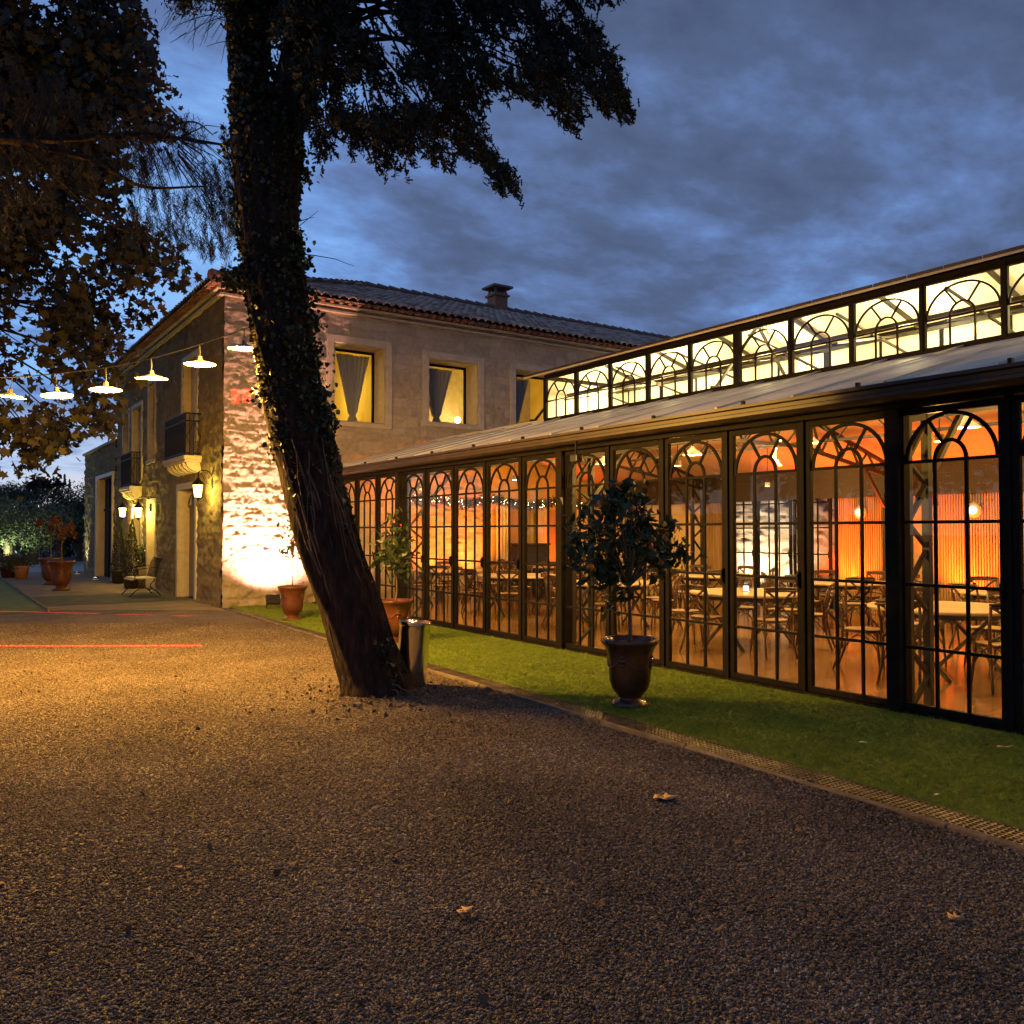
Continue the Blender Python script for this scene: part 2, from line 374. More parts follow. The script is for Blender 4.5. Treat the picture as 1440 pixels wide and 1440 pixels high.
sheet('far_drive', [(-40,38.2),(30,38.2),(30,52),(-40,52)], -.008, 'drive')
sheet('turf_strip', [(4.78,.5),(7.04,.5),(7.04,18.2),(5.22,18.2)], .022, 'turf')
mb = MB(); mb.bar((2.0,19.3,.02),(2.05,38,.02),.05,.07); tag(mb.build('lawn_kerb', 'concrete'), kind='structure')
# kerb in separate lengths, one mesh (edging of the drain)
mb = MB()
y = .5
while y < 17.9:
    y2 = min(y+1.0, 18.0)
    j = random.uniform(-.005,.005); zj = random.uniform(-.004,.003); mb.bar((kx(y)+.03+j, y+.003, .004+zj), (kx(y2)+.03+j+random.uniform(-.003,.003), y2-.003, .004+zj), .038, .05); y = y2
tag(mb.build('kerb', 'concrete', bevel=.008), kind='structure')
tag(MB().add([(kx(.5)+.06,.5,-.012),(kx(.5)+.32,.5,-.012),(kx(18)+.32-.14,18,-.012),(kx(18)+.06,18,-.012)], [(0,1,2,3)]).build('drain_channel', 'darkroom'), kind='structure')
# drain grating: cross bars + rails
mb = MB(); y = .55; k = 0
def gw(y): return .235-.05*(y/18)
while y < 17.8:
    x0 = kx(y)+.066; x1 = x0+gw(y)
    mb.bar((x0, y, .012), (x1, y, .012), .010, .014); y += .038; k += 1
for q in range(7):
    a = q/6
    mb.bar((kx(.5)+.070+a*(gw(.5)-.008), .5, .0145), (kx(17.8)+.070+a*(gw(17.8)-.008), 17.8, .0145), .007, .012)
tag(mb.build('drain_grating', 'gratemetal'), 'slotted metal drain grating running between the turf and the gravel kerb', 'drain grating')

# instanced stuff (nobody can count it): gravel stones and turf blades
def scatter(name, poly_fn, attr_dens, inst_kind, m, smin, smax, dens_max, seed):
    V, Fc, dens = poly_fn()
    o = npmesh(name, V, Fc, m); me = o.data
    a = me.attributes.new('dens', 'FLOAT', 'POINT'); a.data.foreach_set('value', dens.astype(np.float32))
    ng = bpy.data.node_groups.new(name, 'GeometryNodeTree')
    ng.interface.new_socket('Geometry', in_out='INPUT', socket_type='NodeSocketGeometry')
    ng.interface.new_socket('Geometry', in_out='OUTPUT', socket_type='NodeSocketGeometry')
    N = ng.nodes; L = ng.links
    gi = N.new('NodeGroupInput'); go = N.new('NodeGroupOutput')
    dp = N.new('GeometryNodeDistributePointsOnFaces'); L.new(gi.outputs[0], dp.inputs['Mesh']); dp.inputs['Seed'].default_value = seed
    na = N.new('GeometryNodeInputNamedAttribute'); na.data_type = 'FLOAT'; na.inputs['Name'].default_value = 'dens'
    mu = N.new('ShaderNodeMath'); mu.operation = 'MULTIPLY'; L.new(na.outputs[0], mu.inputs[0]); mu.inputs[1].default_value = dens_max; L.new(mu.outputs[0], dp.inputs['Density'])
    st = N.new('GeometryNodeStoreNamedAttribute'); st.data_type = 'FLOAT'; st.domain = 'POINT'; st.inputs['Name'].default_value = 'shade'
    rv0 = N.new('FunctionNodeRandomValue'); rv0.data_type = 'FLOAT'; rv0.inputs['Seed'].default_value = seed+3
    pn = N.new('ShaderNodeTexNoise'); pn.inputs['Scale'].default_value = .9; pn.inputs['Detail'].default_value = 5; pp = N.new('GeometryNodeInputPosition'); L.new(pp.outputs[0], pn.inputs['Vector'])
    sh = N.new('ShaderNodeMath'); sh.operation = 'MULTIPLY_ADD'; L.new(pn.outputs[0], sh.inputs[0]); sh.inputs[1].default_value = .8; sh.inputs[2].default_value = -.38
    s2 = N.new('ShaderNodeMath'); s2.operation = 'MULTIPLY_ADD'; L.new(rv0.outputs[1], s2.inputs[0]); s2.inputs[1].default_value = .9; L.new(sh.outputs[0], s2.inputs[2])
    L.new(s2.outputs[0], st.inputs['Value']); L.new(dp.outputs['Points'], st.inputs['Geometry'])
    ip = N.new('GeometryNodeInstanceOnPoints'); L.new(st.outputs[0], ip.inputs['Points'])
    if inst_kind == 'pebble':
        ic = N.new('GeometryNodeMeshIcoSphere'); ic.inputs['Radius'].default_value = 1; ic.inputs['Subdivisions'].default_value = 2
        sp = N.new('GeometryNodeSetPosition'); nz = N.new('ShaderNodeTexNoise'); nz.inputs['Scale'].default_value = 1.3; nz.inputs['Detail'].default_value = 0
        vm = N.new('ShaderNodeVectorMath'); vm.operation = 'SUBTRACT'; vm.inputs[1].default_value = (.5,.5,.5); L.new(nz.outputs['Color'], vm.inputs[0])
        vs = N.new('ShaderNodeVectorMath'); vs.operation = 'SCALE'; vs.inputs['Scale'].default_value = 1.5; L.new(vm.outputs[0], vs.inputs[0])
        L.new(ic.outputs[0], sp.inputs['Geometry']); L.new(vs.outputs[0], sp.inputs['Offset'])
        tr = N.new('GeometryNodeTransform'); tr.inputs['Scale'].default_value = (1, .8, .62); L.new(sp.outputs[0], tr.inputs['Geometry']); geo = tr.outputs[0]
    else:
        jn = N.new('GeometryNodeJoinGeometry')
        for q in range(7):
            cn = N.new('GeometryNodeMeshCone'); cn.inputs['Vertices'].default_value = 3; cn.inputs['Radius Bottom'].default_value = .07; cn.inputs['Radius Top'].default_value = 0; cn.inputs['Depth'].default_value = 1.0
            cn.fill_type = 'NONE'
            tr = N.new('GeometryNodeTransform'); tr.inputs['Translation'].default_value = (random.uniform(-.6,.6), random.uniform(-.6,.6), .35)
            tr.inputs['Rotation'].default_value = (random.uniform(-.6,.6), random.uniform(-.6,.6), 0); tr.inputs['Scale'].default_value = (1, .35, random.uniform(.7, 1.1))
            L.new(cn.outputs[0], tr.inputs['Geometry']); L.new(tr.outputs[0], jn.inputs[0])
        geo = jn.outputs[0]
    sm = N.new('GeometryNodeSetMaterial'); sm.inputs['Material'].default_value = M[m]; L.new(geo, sm.inputs['Geometry'])
    L.new(sm.outputs[0], ip.inputs['Instance'])
    rr = N.new('FunctionNodeRandomValue'); rr.data_type = 'FLOAT_VECTOR'; rr.inputs['Seed'].default_value = seed+1
    rr.inputs[0].default_value = (-.5,-.5,0) if inst_kind == 'pebble' else (-.15,-.15,0); rr.inputs[1].default_value = (.5,.5,6.28) if inst_kind == 'pebble' else (.15,.15,6.28)
    L.new(rr.outputs[0], ip.inputs['Rotation'])
    rs = N.new('FunctionNodeRandomValue'); rs.data_type = 'FLOAT'; rs.inputs['Seed'].default_value = seed+2
    pw = N.new('ShaderNodeMath'); pw.operation = 'POWER'; pw.inputs[1].default_value = 3.4
    L.new(rs.outputs[1], pw.inputs[0]); mr = N.new('ShaderNodeMath'); mr.operation = 'MULTIPLY_ADD'; L.new(pw.outputs[0], mr.inputs[0]); mr.inputs[1].default_value = smax-smin; mr.inputs[2].default_value = smin
    L.new(mr.outputs[0], ip.inputs['Scale'])
    L.new(ip.outputs[0], go.inputs[0])
    md = o.modifiers.new('scatter', 'NODES'); md.node_group = ng
    return tag(o, kind='stuff')
def grid_poly(x0, x1, y0, y1, st, hz, keep, dens):
    xs = np.arange(x0, x1+1e-6, st); ys = np.arange(y0, y1+1e-6, st); X, Y = np.meshgrid(xs, ys); nx = len(xs)
    V = np.stack([X, Y, hz(X, Y)], -1).reshape(-1, 3); ii = (np.arange(len(ys)-1)[:, None]*nx+np.arange(nx-1)[None, :]).ravel()
    cx = V[ii, 0]+st/2; cy = V[ii, 1]+st/2; ii = ii[keep(cx, cy)]
    return V, np.stack([ii, ii+1, ii+nx+1, ii+nx], -1), dens(V[:, 0], V[:, 1])
def kxa(y): return KA[0]+(KB[0]-KA[0])*(y-KA[1])/(KB[1]-KA[1])
def gkeep(x, y):
    z = x*math.sin(YAW)+y*math.cos(YAW); r = x*math.cos(YAW)-y*math.sin(YAW)
    return (x < kxa(y)+.01) & (z > 1.8) & (z < 15) & (np.abs(r) < z*.6+1.2)
def gdens(x, y):
    z = x*math.sin(YAW)+y*math.cos(YAW); d = np.clip((5.0/np.maximum(z, 1))**1.6, .05, 1)
    d = np.where((x-3.75)**2+(y-7.6)**2 < .5, np.maximum(d, .9), d); return d*(.55+.9*fbm(x*1.6+30, y*1.6+30, 8, 4))
scatter('gravel', lambda: grid_poly(-9, 5.2, -.5, 17, .1, lambda x, y: ghz(x, y)+.001, gkeep, gdens), 'dens', 'pebble', 'pebble', 0.0026, .0095, 15500, 3)
scatter('grass', lambda: grid_poly(4.74, 7.1, 1.4, 18.2, .04, lambda x, y: x*0+.021, lambda x, y: (x > 4.765+.4*(y-.5)/17.7+.03*fbm(y*5+3, x*0+2, 77, 3)) & (x < 7.0), lambda x, y: np.clip(6/np.maximum(y, 2), .35, 1)*(.5+.9*fbm(x*2+9, y*2+9, 4, 3))), 'dens', 'turf', 'turf_blade', .018, .034, 2600, 9)

# ================================================================== STONE WALLS
def stone_wall(name, width, height, to_world, holes, parent, step=.04, seed=1, amp=1.0, course=(.16,.29), m='stone'):
    rg = np.random.default_rng(seed)
    us = np.linspace(0, width, int(width/step)+1); vs = np.linspace(0, height, int(height/step)+1)
    U, Vv = np.meshgrid(us, vs)
    wu = U+.06*(fbm(U*3, Vv*3+7, seed+2)-.5); wv = Vv+.09*(fbm(U*1.7+11, Vv*2, seed+3)-.5)
    hs = np.cumsum(rg.uniform(course[0], course[1], int(height/course[0])+6))-.1
    ci = np.searchsorted(hs, wv); lo = np.where(ci > 0, hs[np.maximum(ci-1, 0)], -.2); hi = hs[ci]
    off = np.zeros_like(U); tone = np.zeros_like(U); du = np.zeros_like(U)
    for c in range(int(ci.max())+1):
        e = np.cumsum(rg.uniform(.18, .62, int(width/.18)+8))-rg.uniform(.1,.6); msk = ci == c
        bi = np.searchsorted(e, wu[msk]); ro = rg.uniform(-1, 1, len(e)+1); rt = rg.random(len(e)+1)
        off[msk] = ro[bi]; tone[msk] = rt[bi]
        l = np.where(bi > 0, e[np.maximum(bi-1, 0)], -.5); r = e[np.minimum(bi, len(e)-1)]
        du[msk] = np.minimum(wu[msk]-l, r-wu[msk])
    dv = np.minimum(wv-lo, hi-wv); d = np.clip(np.minimum(du, dv)/.035, 0, 1); d = d*d*(3-2*d)
    rough = (fbm(U*7, Vv*11, seed+5, 4)-.47)*.085+(fbm(U*3.2, Vv*4.6, seed+6, 3)-.45)*.085+np.abs(fbm(U*18, Vv*26, seed+8, 3)-.42)*.06
    if callable(amp): amp = amp(U, Vv)
    H = amp*(d*(.012+.009*off)+rough*(.45+.55*d))
    P = to_world(U.ravel(), Vv.ravel(), H.ravel())
    nx = len(us); ii = (np.arange(len(vs)-1)[:, None]*nx+np.arange(nx-1)[None, :]).ravel()
    cu = U.ravel()[ii]+step/2; cv = Vv.ravel()[ii]+step/2; k = np.ones(len(ii), bool)
    for (a, b, c, e) in holes: k &= ~((cu > a) & (cu < b) & (cv > c) & (cv < e))
    ii = ii[k]
    return npmesh(name, P, np.stack([ii, ii+1, ii+nx+1, ii+nx], -1), m, parent, True, (tone*(.4+.6*d)).ravel())

house = thing('stone_house', 'two storey rubble stone farmhouse with canal tile roof and balconies, glasshouse butted to its side', 'house', (5.1,18.25,0))
hx, hy = 5.1, 18.25
def loc(o): o.location = (-hx, -hy, 0); return o            # meshes below are written in world coordinates
EH = 6.75
WIN = [(7.55, 8.84, 4.12, 5.92), (10.0, 11.43, 4.27, 5.84), (12.57, 14.0, 4.27, 5.84)]
loc(stone_wall('south_wall', 15.0, EH, lambda u, v, h: np.stack([hx+u, hy-h, v], -1), [(a-hx+.02, b-hx-.02, c+.02, d-.02) for a, b, c, d in WIN], house, .025, 21, lambda u, v: .75+.95*np.clip((2.6-u)/1.2, 0, 1)*np.clip((5.2-v)/1.5, .15, 1)))
# west wall openings, u measured from the corner
WO = dict(door=(2.15,3.75,0,2.62), balc=(2.1,3.4,3.35,5.7), mid=(6.5,7.3,3.6,5.75), midlow=(6.35,7.3,0,2.4), door2=(8.1,9.3,0,2.3), balc2=(8.3,9.6,3.1,5.3), up3=(10.2,11.1,3.2,5.3))
loc(stone_wall('west_wall', 12.3, EH, lambda u, v, h: np.stack([hx-h, hy+u, v], -1), [(a+.02, b-.02, c+.02, d-.02) for a, b, c, d in WO.values()], house, .045, 33, 1.0, m='stone_ochre_shaded'))
mb = MB(); mb.box(5.11,30,30.3,30.55,0,EH); mb.box(29.7,30,18.3,30.29,0,EH); mb.box(20.1,29.69,18.27,18.5,0,EH); loc(mb.build('rear_wall', 'stone', house))
# quoin stones on the corner
# window surrounds, frames, panes, drapes
def window(x0, x1, z0, z1, idx):
    rec = .58
    mb = MB(); t = .17; e = .03
    for (a, b, c, d) in ((x0-t, x0, z0-t*.6, z1+t), (x1, x1+t, z0-t*.6, z1+t), (x0, x1, z1, z1+t), (x0, x1, z0-t*.6, z0)):
        mb.box(a, b, hy-e-.02, hy+.10, c, d)
    mb.box(x0-t, x0-.001, hy+.101, hy+rec+.1, z0-t*.6, z1+t); mb.box(x1+.001, x1+t, hy+.101, hy+rec+.1, z0-t*.6, z1+t)
    mb.box(x0, x1, hy+.101, hy+rec+.1, z1+.001, z1+t); mb.box(x0, x1, hy+.101, hy+rec+.1, z0-t*.6, z0-.001)
    w = MB(); f = .055; yy = hy+rec
    w.box(x0+.002, x0+f, yy, yy+.05, z0+.002, z1-.002); w.box(x1-f, x1-.002, yy, yy+.05, z0+.002, z1-.002); w.box(x0+f, x1-f, yy, yy+.05, z0+.002, z0+f); w.box(x0+f, x1-f, yy, yy+.05, z1-f, z1-.002)
    fo = loc(w.build('window', 'steel', house))
    su = mb.build('stone_surround', 'dressed', fo, bevel=.008)
    MB().add([(x0+f, yy+.02, z0+f), (x1-f, yy+.02, z0+f), (x1-f, yy+.02, z1-f), (x0+f, yy+.02, z1-f)], [(0,1,2,3)]).build('pane', 'glass', fo)
    # a drape gathered to a point low in the window
    cx = x0+.62*(x1-x0) if idx != 1 else x0+.45*(x1-x0); nU, nV = 90, 30; vs = []; fs = []
    for j in range(nV+1):
        v = j/nV; z = z1-.08-v*(z1-z0-.14); hw = (.30*(x1-x0))*(1-v)**1.1*(.98)+.055; hw = min(hw, .33*(x1-x0))
        if idx == 2: cxx = x0+.34*(x1-x0)
        else: cxx = cx
        if v > .86: hw = .055+.10*(v-.86)/.14
        for i in range(nU+1):
            u = i/nU; vs.append((cxx+(u*2-1)*hw, yy+.16+.05*math.sin(u*PI*2*8+.6*v)+.025*math.sin(u*13), z))
    for j in range(nV):
        for i in range(nU): a = j*(nU+1)+i; fs.append((a, a+1, a+nU+2, a+nU+1))
    MB().add(vs, fs).build('drape', 'cloth', fo, True)
for i, w in enumerate(WIN): window(*w, i)
# lit upper rooms behind the three windows
mb = MB(); mb.box(5.7, 16, 22.3, 22.4, 3.82, 6.6); loc(mb.build('room_back_wall', 'stone', house))
mb = MB(); mb.box(5.6, 16, hy+.09, 22.5, 3.80, 3.86); mb.box(5.6, 16, hy+.09, 22.5, 6.56, 6.62); mb.box(5.55, 5.65, hy+.09, 22.5, 3.86, 6.56); mb.box(15.95, 16.05, hy+.09, 22.5, 3.86, 6.56)
mb.box(9.2, 9.3, hy+.69, 22.3, 3.86, 6.56)
loc(mb.build('room_lining', 'plasterY', house))
def stone_frame(mb, u0, u1, z0, z1, t=.14, e=.045, base=True):
    Y0, Y1 = hy+u0, hy+u1
    mb.box(hx-e, hx+.30, Y0-t, Y0, z0 if not base else 0, z1+t); mb.box(hx-e, hx+.30, Y1, Y1+t, z0 if not base else 0, z1+t); mb.box(hx-e, hx+.30, Y0, Y1, z1, z1+t)
    if not base: mb.box(hx-e-.03, hx+.30, Y0-t, Y1+t, z0-.10, z0-.001)
# near door: pale leaf standing slightly open, arched fanlight
u0, u1, z0, z1 = WO['door']; Y0, Y1 = hy+u0, hy+u1
mb = MB(); stone_frame(mb, u0, u1, z0, z1, .16); d = loc(mb.build('door_surround', 'dressed', house, bevel=.01))
mb = MB(); mb.box(hx+.22, hx+.27, Y0, Y0+.62, .02, 2.2); mb.box(hx+.19, hx+.219, Y0+.08, Y0+.54, .25, 1.0); mb.box(hx+.19, hx+.219, Y0+.08, Y0+.54, 1.15, 2.05)
lf = loc(mb.build('door', 'palepaint', house)); MB().box(hx+.15, hx+.19, Y0+.55, Y0+.58, 1.0, 1.13).build('handle', 'iron', lf)
mb = MB(); mb.box(hx+.24, hx+.29, Y0+.66, Y1, .02, 2.2); mb.box(hx+.225, hx+.238, Y0+.66, Y0+.74, .02, 2.2)
loc(mb.build('door', 'greypaint', house))
mb = MB(); mb.box(hx+.31, hx+.36, Y0-.1, Y1+.1, 0, 2.75); mb.box(hx+.2, hx+.3, Y0, Y1, 2.2, 2.26)
a0 = []
for k in range(13): a = PI*k/12; a0.append((hx+.2, (Y0+Y1)/2+math.cos(a)*.72, 2.28+math.sin(a)*.3))
mb.tube(a0, .02, 5); loc(mb.build('fanlight', 'greypaint', house))
def shutter_window(key, leaf='palepaint', nm='shutter', frac=.3, base=False):
    u0, u1, z0, z1 = WO[key]; Y0, Y1 = hy+u0, hy+u1
    mb = MB(); stone_frame(mb, u0, u1, z0, z1, .13, base=base); o = loc(mb.build('window', 'dressed', house, bevel=.01))
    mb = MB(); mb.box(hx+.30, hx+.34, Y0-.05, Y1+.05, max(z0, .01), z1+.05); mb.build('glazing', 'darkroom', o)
    mb = MB(); mb.box(hx+.13, hx+.17, Y0, Y0+(u1-u0)*frac, max(z0, .02), z1)
    k = int((z1-z0)/.09)
    for q in range(k): mb.box(hx+.115, hx+.129, Y0+.03, Y0+(u1-u0)*frac-.03, z0+.04+q*.09, z0+.10+q*.09)
    mb.build(nm, leaf, o)
    mb = MB(); mb.box(hx+.16, hx+.2, Y1-(u1-u0)*frac, Y1, max(z0, .02), z1); mb.build(nm, 'palepaint', o)
for k in ('balc', 'mid', 'balc2', 'up3'): shutter_window(k, 'greypaint' if k == 'balc' else 'palepaint')
for k in ('midlow', 'door2'): shutter_window(k, base=True, frac=.45)
def balcony(Y0, Y1, out, zs, hr, dpt=.33):
    mb = MB(); mb.box(hx-out-.05, hx+.02, Y0-.06, Y1+.06, zs-.09, zs); mb.box(hx-out-.02, hx+.02, Y0-.03, Y1+.03, zs-.15, zs-.092)
    sl = loc(mb.build('balcony', 'dressed', house, bevel=.012))
    n = max(3, int((Y1-Y0)/.32))
    for q in range(n):
        mb = MB()
        yy = Y0+.08+q*(Y1-Y0-.16)/(n-1)
        prof = []
        for t in range(9): a = PI/2*t/8; prof.append((hx-out*.92*math.cos(a)+.0, zs-.152-.22*math.sin(a)))
        for s in range(8):
            (xa, za), (xb, zb) = prof[s], prof[s+1]
            mb.add([(xa, yy-.05, za), (xb, yy-.05, zb), (hx+.02, yy-.05, zb), (hx+.02, yy-.05, za), (xa, yy+.05, za), (xb, yy+.05, zb), (hx+.02, yy+.05, zb), (hx+.02, yy+.05, za)], [(0,1,2,3),(7,6,5,4),(0,4,5,1),(3,2,6,7)])
        mb.build('corbel', 'dressed', sl)
    mb = MB(); xo = hx-out
    for z in (zs+.05, zs+hr, zs+hr*.82): 
        mb.bar((xo, Y0, z), (xo, Y1, z), .03); mb.bar((hx, Y0, z), (xo, Y0, z), .03); mb.bar((hx, Y1, z), (xo, Y1, z), .03)
    n = int((Y1-Y0)/.085)
    for q in range(n+1):
        yy = Y0+q*(Y1-Y0)/n; mb.bar((xo, yy, zs), (xo, yy, zs+hr), .016)
        if q < n:
            ym = yy+(Y1-Y0)/n/2; a = [(xo, ym+.028*math.sin(2*PI*t/10), zs+.06+(hr*.74)*t/10) for t in range(11)]; mb.tube(a, .007, 4, False)
            b = [(xo, ym-.028*math.sin(2*PI*t/10), zs+.06+(hr*.74)*t/10) for t in range(11)]; mb.tube(b, .007, 4, False)
    for yy in (Y0, Y1):
        for q in range(1, 4):
            xx = xo+q*out/4; mb.bar((xx, yy, zs), (xx, yy, zs+hr), .014)
        zc = zs+.06+hr*.37
        mb.tube([(hx-.02, yy, zc), (hx-out/2, yy, zc+hr*.36), (xo+.02, yy, zc), (hx-out/2, yy, zc-hr*.34), (hx-.02, yy, zc)], .009, 4, False)
    mb.build('railing', 'iron', sl)
balcony(19.95, 21.95, .36, 3.33, .95); balcony(26.5, 28.05, .30, 2.93, .98)
# roof: canal tiles as rolled surface
def tile_plane(name, ox, oy, oz, ux, uy, length, up_dx, up_dy, run, rise, keep):
    pitch = .215; row = .36; nS = 7
    nU = int(length/pitch)*nS; L_ = math.hypot(run, rise); nV = int(L_/row)
    us = np.arange(nU+1)*pitch/nS; vv = []; 
    for r_ in range(nV): vv += [(r_*row, .0, r_), (r_*row+.001, .028, r_), ((r_+1)*row-.002, .004, r_)]
    vv = np.array(vv); U, Vi = np.meshgrid(us, np.arange(len(vv))); Vd = vv[Vi, 0]; st = vv[Vi, 1]; ri = vv[Vi, 2]
    ph = (U/pitch) % 1; cov = np.floor(U/pitch)
    hsh = ((np.sin(cov*12.9898+ri*78.233)*43758.5453) % 1); hs2 = ((np.sin(cov*39.3+ri*11.1)*24634.6) % 1)
    prof = np.abs(np.sin(ph*PI))**.8*.075
    h = prof+st+(hsh-.5)*.012; Vd = Vd+np.where(Vi > 0, (hs2-.5)*.03, 0)
    c, s = run/L_, rise/L_
    X = ox+ux*U+up_dx*(Vd*c-h*s); Y = oy+uy*U+up_dy*(Vd*c-h*s); Z = oz+Vd*s+h*c
    V = np.stack([X, Y, Z], -1).reshape(-1, 3); nx = nU+1
    ii = (np.arange(len(vv)-1)[:, None]*nx+np.arange(nU)[None, :]).ravel(); ii = ii[keep(V[ii, 0], V[ii, 1])]
    return npmesh(name, V, np.stack([ii, ii+1, ii+nx+1, ii+nx], -1), 'tile', roof, False, (hsh*.9).ravel())
rx0, ry0 = hx-.34, hy-.34; D = 6.3; RISE = 2.3
mb = MB()
A = (rx0, ry0, EH+.06); mb.add([A, (30.3, ry0, EH+.06), (30.3, ry0+D, EH+.06+RISE), (rx0+D, ry0+D, EH+.06+RISE), (rx0, ry0+2*D, EH+.06), (30.3, ry0+2*D, EH+.06)], [(0,1,2,3),(0,3,4),(4,3,2,5),(0,4,5,1)])
roof = loc(mb.build('roof', 'greypaint', house)); roof.name = 'roof'
tile_plane('south_tiles', rx0, ry0, EH+.09, 1, 0, 25.4, 0, 1, D, RISE, lambda x, y: (x-rx0 > y-ry0-.1))
tile_plane('west_tiles', rx0, ry0+2*D, EH+.09, 0, -1, 2*D, 1, 0, D, RISE, lambda x, y: (x-rx0 < np.minimum(y-ry0, ry0+2*D-y)+.1))
mb = MB()                                            # ridge and hip tiles
def ridge(a, b):
    a = Vector(a); b = Vector(b); n = int((b-a).length/.4)
    for i in range(n):
        p = a.lerp(b, i/n); q = a.lerp(b, (i+1.08)/n); mb.tube([p+Vector((0,0,.03)), q], [.125, .10], 8)
ridge((rx0, ry0, EH+.13), (rx0+D, ry0+D, EH+.16+RISE)); ridge((rx0+D, ry0+D, EH+.16+RISE), (30.3, ry0+D, EH+.16+RISE)); ridge((rx0, ry0+2*D, EH+.13), (rx0+D, ry0+D, EH+.16+RISE))
mb.build('ridge_tiles', 'tile', roof)
# genoise cornice: rows of tile ends under the eaves
mb = MB()
for (k, zz) in ((0, EH-.02), (1, EH-.13)):
    e = .20-.08*k
    mb.box(hx-e, 30, hy-e, hy+.05, zz-.03, zz+.015); mb.box(hx-e, hx+.05, hy+.051, hy+12.4, zz-.03, zz+.015)
loc(mb.build('cornice', 'dressed', house))
mb = MB()
for k in range(110):
    xx = hx-.25+k*.215
    if xx < 21: mb.tube([(xx, hy-.31, EH+.05), (xx, hy-.05, EH+.05)], [.05,.05], 7)
for k in range(56): yy = hy-.2+k*.215; mb.tube([(hx-.31, yy, EH+.05), (hx-.05, yy, EH+.05)], [.05,.05], 7)
loc(mb.build('eave_tiles', 'brick', house))
# chimney
mb = MB(); mb.box(15.72,16.22,24.0,24.5,8.5,9.75); mb.box(15.66,16.28,23.94,24.56,9.62,9.68)
ch = mb.build('chimney', 'brick', roof)
mb = MB(); 
for (a, b) in ((15.74,24.02),(16.14,24.02),(15.74,24.42),(16.14,24.42)): mb.box(a, a+.06, b, b+.06, 9.751, 9.9)
mb.box(15.58,16.36,23.86,24.64,9.901,9.97); mb.build('cap', 'tile', roof)
# low far wing
wing = thing('stone_wing', 'lower flat roofed stone wing with tall dark doorway beyond the farmhouse', 'outbuilding', (5.1,30.6,0))
def wl(o): o.location = (-5.1, -30.6, 0); return o
wl(stone_wall('west_wall', 6.9, 4.6, lambda u, v, h: np.stack([5.1-h, 30.6+u, v], -1), [(.42,3.48,.0,3.5)], wing, .05, 44, 1.3, m='stone_ochre_shaded'))
mb = MB(); mb.box(5.11, 14, 37.3, 37.5, 0, 4.6); mb.box(5.0, 14, 30.6, 37.55, 4.6, 4.68); wl(mb.build('roof', 'stone', wing))
mb = MB(); mb.box(5.02,5.4,30.88,31.02,0,3.62); mb.box(5.02,5.4,34.08,34.4,0,3.62); mb.box(5.02,5.4,31.02,34.08,3.5,3.62); wl(mb.build('door_surround', 'palepaint', wing))
mb = MB(); mb.box(5.3,5.34,31.02,34.08,0.01,3.5); mb.box(5.26,5.299,31.02,34.08,2.35,2.42)
for yy in (32.0, 33.0): mb.box(5.26,5.299,yy,yy+.05,0.01,3.5)
wl(mb.build('door', 'steel', wing))
# ================================================================== GLASSHOUSE
XF = 7.1; XB = 15.1; YE = 18.2; P0 = 3.36; PW = .965; HT = 2.68
gh = thing('glasshouse', 'long black steel glasshouse with arched glazed folding doors and bright clerestory', 'glasshouse', (XF, 0, 0))
def g(o): o.location = (-XF, 0, 0); return o
ys = [P0+PW*i for i in range(-3, 16)]       # panel boundaries .465 .. 17.835
posts = [P0+PW*k for k in (-4+1, 1, 6, 11, 15)]
def panel_mesh(w, h, depth, fr, bars, spring, nb=2, arch_top=None, mw=.022):
    """arched glazed leaf in its own plane: y across (0..w), z up (0..h), x thickness"""
    mb = MB(); d = depth
    mb.box(-d/2, d/2, 0, fr, 0, h); mb.box(-d/2, d/2, w-fr, w, 0, h); mb.box(-d/2, d/2, fr, w-fr, 0, fr); mb.box(-d/2, d/2, fr, w-fr, h-fr, h)
    iw = w-2*fr; cy = w/2; r2 = iw/6; db = d*.55
    for z in bars: mb.box(-db/2, db/2, fr, w-fr, z-mw/2, z+mw/2)
    ri = r2
    for s in (-1, 1): mb.box(-db/2+.001, db/2-.001, cy+s*ri-mw/2, cy+s*ri+mw/2, fr, spring)
    def arc(r, rz, z0, t):
        n = 22; vs = []; fs = []
        for k in range(n+1):
            a = PI*k/n
            for (rr, rrz, x) in ((r-t/2, rz-t/2, -db/2+.002), (r+t/2, rz+t/2, -db/2+.002), (r+t/2, rz+t/2, db/2-.002), (r-t/2, rz-t/2, db/2-.002)):
                vs.append((x, cy+rr*math.cos(a), z0+rrz*math.sin(a)))
        for k in range(n):
            for j in range(4): a = k*4+j; b = k*4+(j+1) % 4; fs.append((a, b, b+4, a+4))
        mb.add(vs, fs)
    top = arch_top if arch_top else iw/2
    arc(iw/2-mw/2, top, spring, mw*1.15); arc(ri, top*.42, spring, mw*1.1)
    for a in (R(62), R(118)):
        p = (0, cy+ri*math.cos(a), spring+top*.42*math.sin(a)); q = (0, cy+(iw/2)*math.cos(a), spring+top*math.sin(a)); mb.bar(p, q, mw, db*.8, up=(1,0,0))
    return mb
def add_panel(proto, y, x=XF, flip=False):
    c = copy_tree(proto, gh); c.location = (x-XF, y, proto.location.z); 
    return c
pm = panel_mesh(PW-.045, HT-.05, .05, .058, [.545, 1.09, 1.635, 2.16], 2.16, arch_top=.40, mw=.028)
proto = pm.build('door_panel', 'steel', gh, bevel=.003); proto.location = (0, ys[0]+.022, .05)
w = PW-.045
MB().add([(0,.05,.05),(0,w-.05,.05),(0,w-.05,HT-.1),(0,.05,HT-.1)], [(0,1,2,3)]).build('pane', 'glass', proto)
